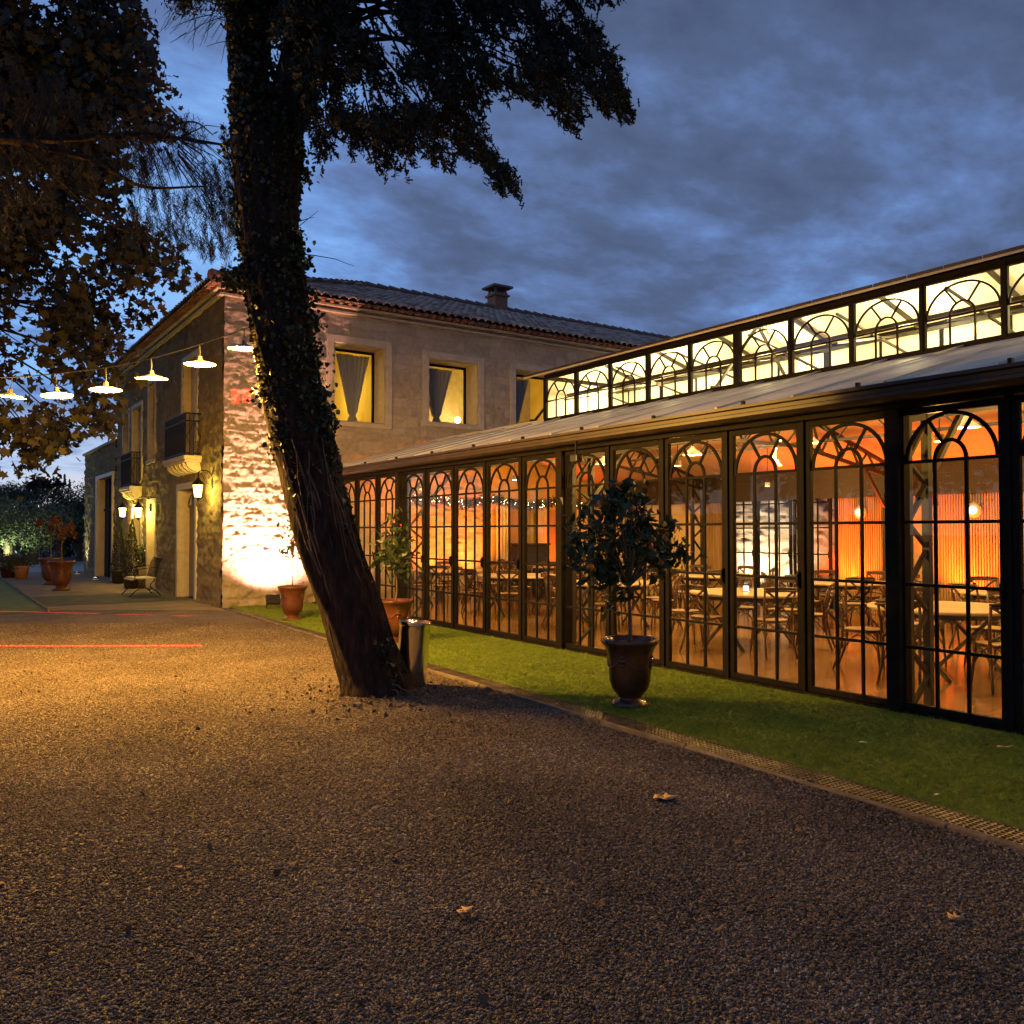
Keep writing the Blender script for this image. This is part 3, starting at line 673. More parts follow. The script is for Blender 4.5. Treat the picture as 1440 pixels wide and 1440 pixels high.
hm = MB(); hm.box(-.055,-.026,.018,.04,1.0,1.16); hm.box(-.075,-.056,.018,.04,1.02,1.14); hm.build('handle', 'iron', proto)
for i in range(1, len(ys)-1): add_panel(proto, ys[i]+.022)
# far side: same leaves between Y 10.5 and 13.4, slatted wall elsewhere
for i in (0, 1, 2): 
    c = add_panel(proto, 10.62+i*PW, XB)
mb = MB()                                            # slender posts between leaves, heavier at the bays
for p in posts:
    mb.box(XF-.09, XF+.10, p-.065, p+.065, 0, HT+.12)
for y in ys:
    if min(abs(y-p) for p in posts) > .2: mb.box(XF-.045, XF+.045, y-.020, y+.020, 0.02, HT+.02)
mb.box(XF-.05, XF+.05, ys[0]-.08, YE, 0.0, .045)
g(mb.build('post_frame', 'steel', gh, bevel=.004))
mb = MB(); mb.box(XF-.10, XF+.10, .2, YE, HT+.005, HT+.17); g(mb.build('fascia', 'steel', gh))
mb = MB()                                            # moulded gutter
pr = [(-.12,2.74),(-.27,2.74),(-.31,2.77),(-.31,2.80),(-.28,2.815),(-.28,2.84),(-.33,2.855),(-.33,2.885),(-.30,2.885),(-.29,2.80),(-.12,2.79)]
vs = [(XF+a, y, z) for y in (.2, YE) for a, z in pr]; n = len(pr)
mb.add(vs, [(i, (i+1) % n, (i+1) % n+n, i+n) for i in range(n)]); g(mb.build('gutter', 'gutter', gh))
# lean-to roofs and clerestory
XC, XC2, ZC0, ZC1 = 10.0, 12.2, 3.80, 4.62
def slope_roof(x0, z0, x1, z1, y0, y1, t, m, nm):
    mb = MB(); d = Vector((x1-x0, 0, z1-z0)).normalized(); nrm = Vector((-d.z, 0, d.x))*t
    if nrm.z < 0: nrm = -nrm
    vs = [];
    for y in (y0, y1):
        vs += [(x0, y, z0), (x1, y, z1), (x1+nrm.x, y, z1+nrm.z), (x0+nrm.x, y, z0+nrm.z)]
    mb.add(vs, [(0,1,2,3),(7,6,5,4),(0,4,5,1),(1,5,6,2),(2,6,7,3),(3,7,4,0)]); return g(mb.build(nm, m, gh))
YC1 = 13.45
ro = slope_roof(XF-.28, 2.86, XC, ZC0-.06, .2, YE, .03, 'roofskin', 'lean_to_roof')
slope_roof(XF-.05, 2.86, XC, ZC0-.13, .2, YE, .04, 'ceil', 'ceiling_lining')
slope_roof(XB+.28, 2.86, XC2, ZC0-.06, .2, YE, .03, 'roofskin', 'lean_to_roof'); slope_roof(XB+.05, 2.86, XC2, ZC0-.13, .2, YE, .04, 'ceil', 'ceiling_lining')
# glazing-bar seams and clips on the lean-to roof
mb = MB()
for k in range(19):
    y = .4+k*.965; mb.bar((XF-.27, y, 2.905), (XC-.02, y, ZC0-.013), .03, .016)
g(mb.build('roof_seams', 'roofskin', gh))
for k in range(14):
    y = .6+k*1.3; g(MB().box(XF-.30, XF-.26, y, y+.03, 2.88, 2.93).build('gutter_clip', 'iron', gh))
# flat end between monitor and stone house
mb = MB(); mb.box(XC-.02, XC2+.02, YC1+.05, YE, ZC0-.06, ZC0+.02); g(mb.build('flat_roof', 'roofskin', gh))
cw = PW; cys = [YC1-cw*i for i in range(14)]
cp = panel_mesh(cw-.02, ZC1-ZC0, .05, .028, [.36], .36, arch_top=.385, mw=.018)
cproto = cp.build('clerestory_window', 'steel', gh); cproto.location = (XC-XF, cys[1]+.01, ZC0)
MB().add([(0,.02,.02),(0,cw-.04,.02),(0,cw-.04,ZC1-ZC0-.02),(0,.02,ZC1-ZC0-.02)], [(0,1,2,3)]).build('pane', 'glass', cproto)
for side in (0, 1):
    for i in range(1, 14):
        if side == 0 and i == 1: continue
        if side == 1: continue
        c = copy_tree(cproto, gh); c.location = (XC-XF, cys[i]+.01, ZC0)
mb = MB()
for i, y in enumerate(cys):
    wd = .055 if i == 5 else (.030 if i % 2 == 1 else .018)
    for x in (XC, XC2): mb.box(x-.04, x+.04, y-wd, y+wd, ZC0-.02, ZC1+.001)
for x in (XC, XC2):
    mb.box(x-.045, x+.045, cys[-1], YC1, ZC0-.07, ZC0-.001); mb.box(x-.045, x+.045, cys[-1], YC1, ZC1+.002, ZC1+.06)
mb.box(XC+.05, XC2-.05, YC1-.03, YC1, ZC0-.06, ZC0+.05); mb.box(XC+.05, XC2-.05, YC1-.03, YC1, ZC1-.03, ZC1+.05)
g(mb.build('clerestory_frame', 'steel', gh))
xm = (XC+XC2)/2; ZR = ZC1+.42
slope_roof(XC-.22, ZC1+.03, xm, ZR+.02, .2, YC1+.45, .035, 'roofskin', 'monitor_roof'); slope_roof(XC2+.22, ZC1+.03, xm, ZR+.02, .2, YC1+.45, .035, 'roofskin', 'monitor_roof')
slope_roof(XC+.05, ZC1+.06, xm, ZR-.05, .2, YC1, .03, 'ceilw', 'monitor_lining'); slope_roof(XC2-.05, ZC1+.06, xm, ZR-.05, .2, YC1, .03, 'ceilw', 'monitor_lining')
g(MB().box(XC2-.02, XC2+.02, .2, YC1-.02, ZC0-.03, ZC1+.03).build('monitor_side_panel', 'ceilw', gh))
mb = MB(); mb.add([(XC+.05, YC1-.01, ZC0+.05), (XC2-.05, YC1-.01, ZC0+.05), (XC2-.05, YC1-.01, ZC1+.1), (xm, YC1-.01, ZR), (XC+.05, YC1-.01, ZC1+.1)], [(0,1,2,3,4)]); g(mb.build('monitor_gable', 'ceilw', gh))
mb = MB()
for k in range(30):
    y = .4+k*.45; mb.bar((XC-.24, y, ZC1+.075), (XC-.24, y+.43, ZC1+.075), .02, .035)
g(mb.build('eave_trim', 'gutter', gh))
# structure: lattice stanchions, trusses, lattice girders
def lattice(a, b, c, d, n, w, mb):
    """zigzag between chord a-b and chord c-d"""
    a, b, c, d = map(Vector, (a, b, c, d)); mb.bar(a, b, w*1.5); mb.bar(c, d, w*1.5)
    for k in range(n):
        p = a.lerp(b, k/n); q = c.lerp(d, (k+.5)/n); r_ = a.lerp(b, (k+1)/n); mb.bar(p, q, w, w*.6); mb.bar(q, r_, w, w*.6)
for y in posts[1:-1]+[posts[0]]:
    mb = MB(); lattice((XF+.16, y, 0), (XF+.16, y, 2.8), (XF+.48, y, 0), (XF+.48, y, 2.9), 5, .045, mb); g(mb.build('lattice_column', 'steel_in', gh))
    mb = MB(); lattice((XB-.16, y, 0), (XB-.16, y, 2.8), (XB-.48, y, 0), (XB-.48, y, 2.9), 5, .045, mb); g(mb.build('lattice_column', 'steel_in', gh))
    mb = MB(); lattice((XF+.2, y, 2.62), (XC, y, 3.05), (XF+.2, y, 2.80), (XC, y, 3.60), 5, .04, mb); lattice((XC, y, 3.05), (XC2, y, 3.05), (XC, y, 3.60), (XC2, y, 3.60), 3, .04, mb); lattice((XC2, y, 3.05), (XB-.2, y, 2.62), (XC2, y, 3.60), (XB-.2, y, 2.80), 5, .04, mb)
    mb.bar((XF+.35, y, 1.9), (XF+1.1, y, 2.75), .05); mb.bar((XB-.35, y, 1.9), (XB-1.1, y, 2.75), .05)
    mb.bar((XC+.06, y, ZC0), (xm, y, ZR-.08), .04); mb.bar((XC2-.06, y, ZC0), (xm, y, ZR-.08), .04); mb.bar((XC, y, ZC0+.05), (XC2, y, ZC0+.05), .045)
    g(mb.build('roof_truss', 'steel_in', gh))
for x in (XC+.02, XC2-.02):
    mb = MB(); lattice((x, .5, 3.1), (x, YC1, 3.1), (x, .5, 3.62), (x, YC1, 3.62), 13, .032, mb); g(mb.build('lattice_girder', 'steel_in', gh))
mb = MB()
for k in range(9):
    y = 1.0+k*1.5
    mb.bar((XC+.1, y, ZC1+.03), (xm, y, ZR-.09), .05); mb.bar((XC2-.1, y, ZC1+.03), (xm, y, ZR-.09), .05)
    mb.bar((XC+.1, y, 4.15), (XC2-.1, y, 4.55), .03); mb.bar((XC2-.1, y, 4.15), (XC+.1, y, 4.55), .03)
mb.bar((XC+.5, .4, 4.33), (XC+.5, YC1-.05, 4.33), .05); mb.bar((XC2-.4, .4, 4.50), (XC2-.4, YC1-.05, 4.50), .05)
g(mb.build('monitor_rafters', 'steel_in', gh))
mb = MB(); mb.box(XB-.12, XB+.10, .2, YE, 2.28, 2.66); mb.box(XB-.14, XB+.1, .2, YE, 2.66, 2.86); g(mb.build('lintel', 'steel_in', gh))
# far wall: slatted oak with a plain door, then plaster with a doorway
def slats(y0, y1, z0, z1, m='slatwood'):
    mb = MB(); mb.box(XB+.02, XB+.10, y0, y1, z0, z1); n = int((y1-y0)/.048)
    for k in range(n): yy = y0+.008+k*.048; mb.box(XB-.012, XB+.021, yy, yy+.030, z0, z1)
    return g(mb.build('slatted_wall', m, gh))
slats(.3, 8.4, 0, 2.28); slats(9.42, 10.55, 0, 2.28); slats(8.4, 9.42, 2.08, 2.28); slats(13.55, 14.0, 0, 2.28)
mb = MB(); mb.box(XB+.0, XB+.06, 8.45, 9.37, .01, 2.03); dd = g(mb.build('inner_door', 'door_wood', gh))
mb = MB(); mb.box(XB-.02,XB+.07,8.39,8.449,.0,2.08); mb.box(XB-.02,XB+.07,9.371,9.43,0,2.08); mb.box(XB-.02,XB+.07,8.449,9.371,2.031,2.08); mb.build('door_frame', 'door_wood', dd)
mb = MB(); mb.box(XB-.07,XB-.001,8.55,8.58,1.0,1.02); mb.box(XB-.08,XB-.06,8.55,8.68,1.0,1.02); mb.build('handle', 'iron', dd)
mb = MB(); mb.box(XB, XB+.12, 14.0, 15.1, 0, 2.28); mb.box(XB, XB+.12, 16.0, YE, 0, 2.28); mb.box(XB, XB+.12, 15.1, 16.0, 2.05, 2.28); g(mb.build('plaster_wall', 'plasterW', gh))
mb = MB(); mb.box(XB+.06, XB+.10, 15.1, 16.0, .01, 2.05); g(mb.build('inner_door', 'palepaint', gh))
# plaster face against the stone house with openings and drapes
mb = MB(); yy = 18.14
mb.box(11.75, 12.3, yy, YE, 0, 3.6); mb.box(13.0, 13.5, yy, YE, 0, 3.6); mb.box(14.2, XB, yy, YE, 0, 3.2); mb.box(12.3, 13.0, yy, YE, 2.2, 3.6); mb.box(13.5, 14.2, yy, YE, 2.2, 3.5); g(mb.build('plaster_wall', 'plasterY', gh))
for (a, b) in ((12.3, 13.0), (13.5, 14.2)):
    mb = MB(); mb.box(a, b, yy+.03, YE-.002, .01, 2.2); g(mb.build('inner_door', 'door_wood', gh))
def hung(x0, x1, z0, z1, y):
    vs = []; fs = []; n = int((x1-x0)/.012)
    for i in range(n+1):
        u = x0+i*.012; o = .03*math.sin(i*.75)
        vs += [(u, y+o, z0), (u, y+o*.7, z1)]
    for i in range(n): fs.append((2*i, 2*i+2, 2*i+3, 2*i+1))
    return MB().add(vs, fs)
for i, (a, b) in enumerate(((11.8, 12.2), (13.05, 13.45), (14.3, 14.8))):
    tag(hung(a, b, .03, 2.25, 18.0).build('curtain', 'plasterW', None, True), ['pale curtain nearest the bare stone in the glasshouse end wall', 'pale curtain between the two oak doors in the glasshouse end wall', 'pale curtain in the far corner of the glasshouse end wall'][i], 'curtain', 'curtains on the end wall')
# south end wall (outside the picture)
mb = MB(); mb.box(XF+.1, XB, .2, .3, 0, 2.8); g(mb.build('end_wall', 'plasterW', gh))
tag(MB().add([(XF+.02,.3,.024),(XB+.02,.3,.024),(XB+.02,YE+.04,.024),(XF+.02,YE+.04,.024)], [(0,1,2,3)]).build('floor', 'woodfloor'), kind='structure')
# stone garden wall beyond the far glazing
gw_ = thing('garden_wall', 'uplit rubble stone wall seen through the arched panes on the far side of the dining room', 'wall', (17.2,8.0,0))
o = stone_wall('stone_face', 9.0, 3.3, lambda u, v, h: np.stack([17.2-h, 8+u, v], -1), [], gw_, .045, 71, 1.4); o.location = (-17.2, -8, 0)
mb = MB(); mb.box(0.0, .3, 0, 9, 0, 3.35); mb.build('wall_body', 'stone', gw_)

# ================================================================== TABLES AND CHAIRS
def tube_on(mb, pts, r, n=6): mb.tube(pts, r, n)
def make_chair():
    t = thing('cross_back_chair', 'x', 'chair')
    mb = MB()                                         # seat 0.44 high, front toward +y
    out = []
    for k in range(28):
        a = 2*PI*k/28; w_ = .215 if math.sin(a) > 0 else .19; out.append((w_*abs(math.cos(a))**.75*(1 if math.cos(a) > 0 else -1), .205*abs(math.sin(a))**.8*(1 if math.sin(a) > 0 else -1)))
    vs = [(x*s, y*s, z) for (s, z) in ((.94,.43),(1,.437),(1,.458),(.96,.466)) for x, y in out]; fs = [(i+28*k, (i+1) % 28+28*k, (i+1) % 28+28*(k+1), i+28*(k+1)) for k in range(3) for i in range(28)]
    fs += [tuple(range(28))[::-1]]; mb.add(vs, fs); st = mb.build('seat', 'chair', t)
    MB().add([(x*.955, y*.955, .4655) for x, y in out], [tuple(range(28))]).add([(x*.5, y*.5, .468) for x, y in out], [tuple(range(28))]).build('cane_panel', 'cane', st)
    for s in (-1, 1):
        mb = MB(); mb.tube([(s*.165,.165,.44),(s*.172,.178,.25),(s*.19,.20,0)], [.017,.016,.012], 7); mb.build('leg', 'chair', t, True)
        mb = MB(); mb.tube([(s*.205,-.30,0),(s*.185,-.235,.18),(s*.178,-.20,.36),(s*.180,-.195,.48),(s*.190,-.215,.66),(s*.200,-.27,.85)], [.013,.016,.017,.017,.016,.014], 7); mb.build('leg', 'chair', t, True)
    mb = MB()
    top = []
    for k in range(11):
        u = k/10*2-1; top.append((.225*u, -.285-.045*(1-u*u), .865+.012*(1-u*u)))
    for z, hh in ((0, .024), (-.03, .02)):
        mb.tube([(x, y, zz+z) for x, y, zz in top], [.012]+[.019]*9+[.012], 7)
    for s in (-1, 1):
        pts = []
        for k in range(9):
            u = k/8; pts.append((s*(-.185+.37*u), -.205-.065*u-.035*math.sin(PI*u), .50+.335*u-.02*math.sin(2*PI*u)))
        for k, (x, y, z) in enumerate(pts[:-1]): mb.bar((x, y, z), pts[k+1], .028, .010, up=(0,1,0))
    mb.tube([(-.183,-.197,.50),(0,-.222,.52),(.183,-.197,.50)], .010, 6)
    mb.build('backrest', 'chair', t, True)
    mb = MB()
    for (a, b) in (((-.17,.168),(.17,.168)), ((-.17,.168),(-.178,-.20)), ((.17,.168),(.178,-.20)), ((-.178,-.20),(.178,-.20))):
        pts = []
        for k in range(9): u = k/8; pts.append((a[0]+(b[0]-a[0])*u, a[1]+(b[1]-a[1])*u, .24+.16*math.sin(PI*u)**.8))
        mb.tube(pts, .008, 5)
    mb.build('brace', 'chair', t, True)
    return t
def make_table():
    t = thing('round_table', 'x', 'table')
    MB().lathe([(0,.71),(.78,.712),(.80,.725),(.80,.74),(.79,.75),(0,.7505)], 48).build('tabletop', 'tabletop', t)
    mb = MB(); mb.lathe([(.60,.65),(.62,.65),(.62,.709),(.60,.709)], 24); mb.bar((-.6,-.25,.68),(.6,-.25,.68),.04,.03); mb.bar((-.6,.25,.68),(.6,.25,.68),.04,.03); mb.build('apron', 'tableleg', t)
    for s in (-1, 1):
        for q in (-1, 1): mb = MB(); mb.bar((s*.5, -q*.30, .65), (s*.5, q*.36, .0), .035, .03, up=(1,0,0)) if q == 1 else mb.bar((s*.535, .30, .65), (s*.535, -.36, .0), .035, .03, up=(1,0,0)); mb.build('leg', 'tableleg', t)
    return t
chair0 = make_chair(); table0 = make_table(); used_c = used_t = False
ordn = ['first', 'second', 'third', 'fourth', 'fifth']
sides = [('on the garden glass side', 180), ('on the wall side', 0), ('on the near glass side', 232), ('on the far glass side', 128), ('on the near wall side', 308), ('on the far wall side', 52)]
FL = .024
for row, X, Ys in ((0, 9.35, (5.15, 7.95, 10.75, 13.5, 16.2)), (1, 12.55, (5.9, 8.7, 11.5, 14.3, 16.9))):
    for i, Y in enumerate(Ys):
        t = table0 if not used_t else copy_tree(table0); used_t = True
        rz = random.uniform(-.15, .15); t.location = (X+random.uniform(-.06,.06), Y, FL); t.rotation_euler.z = rz
        rn = 'window row' if row == 0 else 'back row'
        t['label'] = f'round pale topped table, {ordn[i]} from the right in the {rn}'; t['group'] = 'round dining tables in the glasshouse'
        for (sd, dg) in sides:
            c = chair0 if not used_c else copy_tree(chair0); used_c = True
            a = R(dg+random.uniform(-9, 9)); rr = random.uniform(.80, .98)
            cx, cy = t.location.x+rr*math.cos(a), Y+rr*math.sin(a); c.location = (cx, cy, FL); c.rotation_euler.z = a+PI/2+random.uniform(-.2, .2)
            c['label'] = f'cross-back chair {sd} of the {ordn[i]} {rn} table from the right'; c['group'] = 'cross-back chairs round the dining tables'
t = thing('glass_vase', 'round clear glass vase in the middle of the second window row table', 'vase', (9.3, 7.9, FL+.751))
MB().lathe([(0,0),(.06,.0),(.10,.05),(.11,.11),(.08,.17),(.085,.19),(.08,.19),(.073,.17),(.10,.11),(.09,.05),(0,.01)], 28).build('bowl', 'glass', t, True); MB().lathe([(0,.02),(.035,.02),(.035,.08),(0,.08)], 16).build('candle', 'sconce', t, True)
# cabinet by the end wall
t = thing('bar_cabinet', 'dark upright cabinet standing against the end wall behind the tables', 'cabinet', (12.55,17.55,FL))
MB().box(-.38,.38,-.28,.28,.0,1.25).build('body', 'steel_in', t, bevel=.01); MB().box(-.36,-.01,-.30,-.281,.08,1.18).build('door', 'steel_in', t); MB().box(.01,.36,-.30,-.281,.08,1.18).build('door', 'steel_in', t); MB().box(-.42,.42,-.32,.32,1.251,1.29).build('top', 'chair', t)
# wall sconces
for i, Y in enumerate((7.75, 9.95)):
    t = thing('wall_sconce', ['round opal sconce on the slatted wall, between the oak door and right frame edge', 'round opal sconce on the slatted wall beside the arched far panes'][i], 'wall lamp', (XB-.02, Y, 1.98), 0, 'sconces on the slatted wall')
    mb = MB(); mb.lathe([(0,0),(.13,0),(.14,.015),(.12,.035),(.07,.045)], 28); o = mb.build('dish', 'palepaint', t, True); o.rotation_euler = (0, -PI/2, 0)
    mb = MB(); mb.lathe([(.0,.03),(.06,.035),(.07,.06),(.055,.095),(0,.105)], 20); o = mb.build('globe', 'sconce', t, True); o.rotation_euler = (0, -PI/2, 0)
# garland with fairy lights along the end wall beam
t = thing('garland', 'leafy garland dotted with fairy lights strung high across the end wall', 'garland', (9.2,17.9,2.35))
n = 3800; u = rng.random(n)*5.6; P = np.stack([u, rng.normal(size=n)*.05, .06*np.sin(u*3.1)+rng.normal(size=n)*.055], -1); leaves('foliage', P, .07, 'leaf_citrus', t)
mb2 = MB()
for k in range(95):
    u = random.random()*5.6; yy = random.uniform(-.10,-.03); z0 = .06*math.sin(u*3.1)+random.uniform(-.09,.09); q = .012
    mb2.add([(u+q,yy,z0),(u,yy+q,z0),(u-q,yy,z0),(u,yy-q,z0),(u,yy,z0+q),(u,yy,z0-q)], [(0,1,4),(1,2,4),(2,3,4),(3,0,4),(1,0,5),(2,1,5),(3,2,5),(0,3,5)])
mb2.build('fairy_lights', 'fairy', t)['kind'] = 'stuff'
mb = MB(); mb.tube([(u*.28, 0, .06*math.sin(u*.28*3.1)) for u in range(21)], .012, 5); mb.build('wire', 'cable', t)
# ================================================================== TREES
def catmull(P, n):
    P = [Vector(p) for p in P]; P = [2*P[0]-P[1]]+P+[2*P[-1]-P[-2]]; out = []
    for i in range(1, len(P)-2):
        for k in range(n):
            t = k/n; a, b, c, d = P[i-1:i+3]
            out.append(.5*((2*b)+(c-a)*t+(2*a-5*b+4*c-d)*t*t+(3*b-a-3*c+d)*t**3))
    out.append(P[-2]); return out
def trunk_mesh(name, pts, rad, parent, seg=72, sub=14, flare=0.0, seed=3, m='bark', amp=.09):
    C = catmull(pts, sub); rr = np.interp(np.linspace(0, len(rad)-1, len(C)), range(len(rad)), rad)
    vs = []; n = seg; A = np.arange(n)*2*PI/n; s = 0
    for i, p in enumerate(C):
        d = (C[min(i+1, len(C)-1)]-C[max(i-1, 0)]).normalized(); u = d.cross(Vector((0,1,0))).normalized(); w = d.cross(u)
        if i: s += (p-C[i-1]).length
        tw = A+s*.25
        rdg = np.abs(fbm(np.cos(tw)*3.3+20, np.sin(tw)*3.3+20+s*.5, seed, 4)-.47)*2.6+fbm(np.cos(A)*1.3+9, np.sin(A)*1.3+s*1.1+9, seed+9, 2)*.9
        r = rr[i]*(1-.5*amp*2+amp*2.2*rdg)
        if flare: 
            f = math.exp(-s/.22)*flare; r = r*(1+f*(.35+.9*np.maximum(0, np.sin(A*5+1))**2))
        for j in range(n): vs.append(p+(u*math.cos(A[j])+w*math.sin(A[j]))*r[j])
    V = np.array([tuple(v) for v in vs]); k = len(C); ii = (np.arange(k-1)[:, None]*n+np.arange(n)[None, :]); jj = np.roll(ii, -1, 1)
    Fc = np.stack([ii, jj, jj+n, ii+n], -1).reshape(-1, 4); return npmesh(name, V, Fc, m, parent, True), C, rr
base = Vector(W(528, 980, 8.35)); base.z = 0
TX = [(532,1000,8.33,104),(523,955,8.35,88),(510,915,8.36,82),(490,850,8.38,79),(465,780,8.4,80),(446,700,8.42,79),(434,650,8.43,78),(421,600,8.44,78),(402,500,8.46,78),(386,400,8.48,78),(376,300,8.5,80),(377,200,8.55,92)]
conifer = thing('leaning_tree', 'tall ivy covered conifer leaning left over the gravel, dark drooping crown', 'tree')
trunk_mesh('trunk', [W(x, y, z) for x, y, z, w_ in TX], [w_/2*z/F for x, y, z, w_ in TX], conifer, flare=.12)
LS = [(372,235,8.5,60),(362,170,8.5,54),(352,90,8.5,50),(347,0,8.5,48),(340,-120,8.5,44),(330,-300,8.6,34),(322,-520,8.6,16)]
RS = [(384,235,8.55,60),(402,165,8.6,56),(420,90,8.65,52),(440,10,8.7,50),(470,-100,8.75,44),(500,-260,8.8,32),(520,-480,8.8,14)]
for k, S in enumerate((LS, RS)): trunk_mesh('limb', [W(x, y, z) for x, y, z, w_ in S], [w_/2*z/F for x, y, z, w_ in S], conifer, 40, 10, seed=8+k)
def in_poly(x, y, poly):
    x = np.asarray(x); y = np.asarray(y); c = np.zeros(x.shape, bool); n = len(poly)
    for i in range(n):
        x1, y1 = poly[i]; x2, y2 = poly[(i+1) % n]
        t = ((y1 > y) != (y2 > y)) & (x < (x2-x1)*(y-y1)/((y2-y1) if y2 != y1 else 1e-9)+x1); c ^= t
    return c
def fill(poly, n, z0, z1, dens=None):
    xs = [p[0] for p in poly]; ysy = [p[1] for p in poly]; X = []; 
    while len(X) < n:
        m_ = n*3; a = rng.uniform(min(xs), max(xs), m_); b = rng.uniform(min(ysy), max(ysy), m_); k = in_poly(a, b, poly)
        if dens is not None: k &= rng.random(m_) < dens(a, b)
        X += list(zip(a[k], b[k]))
    X = X[:n]; zz = rng.uniform(z0, z1, n)
    return np.array([W(a, b, z) for (a, b), z in zip(X, zz)]), np.array(X), zz
mb = MB()
for (a, L2, r_) in ((-.3,.50,.045),(.35,.42,.035),(-.9,.42,.035),(3.3,.36,.04),(2.6,.38,.035),(4.3,.34,.035),(5.2,.42,.04)):
    d_ = Vector((math.cos(a), math.sin(a), 0)); c0 = Vector((base.x+.02, base.y, 0)); mb.tube(catmull([c0+d_*.16+Vector((0,0,.34)), c0+d_*.30+Vector((0,0,.10)), c0+d_*(L2*.8)+Vector((.03,.02,.03)), c0+d_*L2*1.1+Vector((0,.05,-.03))], 5), list(np.linspace(r_*1.2, r_*.3, 16)), 9)
mb.build('roots', 'bark', conifer, True)
# conifer crown: sprays hanging from sub-branches
ENV = [(395,-300),(395,60),(425,150),(432,200),(445,222),(470,190),(500,205),(520,222),(545,232),(575,205),(600,222),(640,212),(668,225),(682,255),(706,268),(722,262),(712,232),(700,205),(688,180),(705,158),(735,150),(755,130),(772,165),(796,182),(808,150),(822,135),(845,160),(862,170),(872,135),(862,110),(852,80),(830,40),(795,15),(800,-10),(835,-8),(900,-60),(980,-180),(940,-330),(700,-480)]
def crownd(a, b): 
    d = fbm(a*.022+7, b*.022+77, 6, 3); return np.where(d < .36, .05, 1.0)*np.where(b < -80, .45, 1.0)
AP, AX, AZ = fill(ENV, 1750, 7.6, 9.4, crownd)
hub = Vector(W(440, -30, 8.7))
pts = []; dirs = []
for p in AP:
    out = Vector(p)-hub; out.z = 0; out.normalize() if out.length > 1e-6 else None
    L_ = random.uniform(.18, .42)
    for k in range(34):
        t = random.random(); q = Vector(p)+out*(t*L_*.45)+Vector((0,0,-1))*(t**1.2*L_*.8-.08); s = .055*(1.15-t)
        pts.append((q.x+rng.normal()*s, q.y+rng.normal()*s, q.z+rng.normal()*s*.7)); dirs.append((out.x*.5, out.y*.5, -.75))
leaves('crown', np.array(pts), .078, 'leaf_dark', conifer, 'frond', D=np.array(dirs), jitter=.75)
mb = MB()
for i in rng.choice(len(AP), 80, replace=False):
    e = Vector(AP[i]); t0 = random.uniform(.0, 1); s = Vector(W(420+t0*60, 90-t0*220, 8.68)); m1 = s.lerp(e, .5)+Vector((0,0,random.uniform(.1,.35)))
    mb.tube([s, s.lerp(m1, .6)+Vector((0,0,.05)), m1, m1.lerp(e, .6), e], [.028,.022,.016,.010,.005], 5)
mb.build('branches', 'bark', conifer, True)
# leaf clumps hugging the two upper stems
AP2, _, _ = fill([(325,-100),(325,30),(345,60),(400,40),(455,160),(470,60),(480,-100)], 260, 8.2, 9.1)
leaves('inner_sprays', clump(AP2, 24, .06), .08, 'leaf_dark', conifer, 'frond')
# dead twigs standing out from the trunk
def twig(a, b, bend=.1, n=6, r=.006):
    a = Vector(a); b = Vector(b); return [a.lerp(b, k/n)+Vector((0,0,bend*math.sin(PI*k/n)))+Vector((random.uniform(-.012,.012),)*3) for k in range(n+1)]
mb = MB()
for (a, b, c, d_, bn) in ((420,358,498,374,.03),(418,320,448,296,.0),(418,312,442,305,0),(415,330,430,345,-.02),(330,22,262,48,.04),(330,10,250,5,-.05),(335,60,290,66,.03),(335,40,285,20,.03),(300,20,240,40,.02),(262,46,240,60,0),(300,12,288,60,.0),(275,28,270,72,0),(320,48,312,88,0),(432,25,470,60,0)):
    P_ = twig(W(a, b, 8.35), W(c, d_, 8.25), bn); mb.tube(P_, list(np.linspace(.006, .002, len(P_))), 4)
for k in range(50):
    a = random.uniform(232, 325); b = random.uniform(-20, 40); P_ = twig(W(a+15, b-12, 8.3), W(a-random.uniform(0,22), b+random.uniform(5,38), 8.3), 0); mb.tube(P_, .002, 3)
mb.build('twigs', 'bark', conifer)
AP3, _, _ = fill([(228,-60),(232,8),(262,18),(300,5),(325,40),(330,-60)], 90, 8.0, 8.8)
leaves('side_sprays', clump(AP3, 30, .05), .06, 'leaf_dark', conifer, 'frond')
# ivy
PB = []; 
Cc = [(x, y, z, w_) for x, y, z, w_ in TX]+[(352,90,8.5,52),(347,0,8.5,50),(345,-80,8.5,46)]; yy_ = [c[1] for c in Cc][::-1]; xx_ = [c[0] for c in Cc][::-1]; ww_ = [c[3] for c in Cc][::-1]; zz_ = [c[2] for c in Cc][::-1]
def ivy_at(ypx, amin, amax, n, spread, lo=1.0, hi=1.22):
    out = []
    for _ in range(n):
        y_ = ypx+rng.normal()*spread; cx = np.interp(y_, yy_, xx_); w_ = np.interp(y_, yy_, ww_); z_ = np.interp(y_, yy_, zz_); r = w_/2*z_/F*random.uniform(lo, hi); a = random.uniform(amin, amax)
        c = Vector(W(cx, y_, z_)); q = c+RT*math.cos(a)*r-FW*math.sin(a)*r; out.append(tuple(q))
    return out
P = []
for k in range(8500):
    y_ = random.uniform(-80, 640) if random.random() < .92 else random.uniform(600, 720)
    if fbm(np.array([y_*.03]), np.array([k*.0+3.0]), 4)[0] < .25: continue
    P += ivy_at(y_, 0, 2*PI, 1, 2, .98, 1.13 if y_ < 560 else 1.06)
for k in range(60):                                   # bulging clusters along both edges
    y_ = random.uniform(-40, 650); side = random.choice((0, PI)); h = random.uniform(1.05, 1.24)
    c0 = ivy_at(y_, side-.4, side+.4, 1, 1, h, h)[0]; P += [tuple(Vector(c0)+Vector(rng.normal(size=3)*.05)) for _ in range(24)]
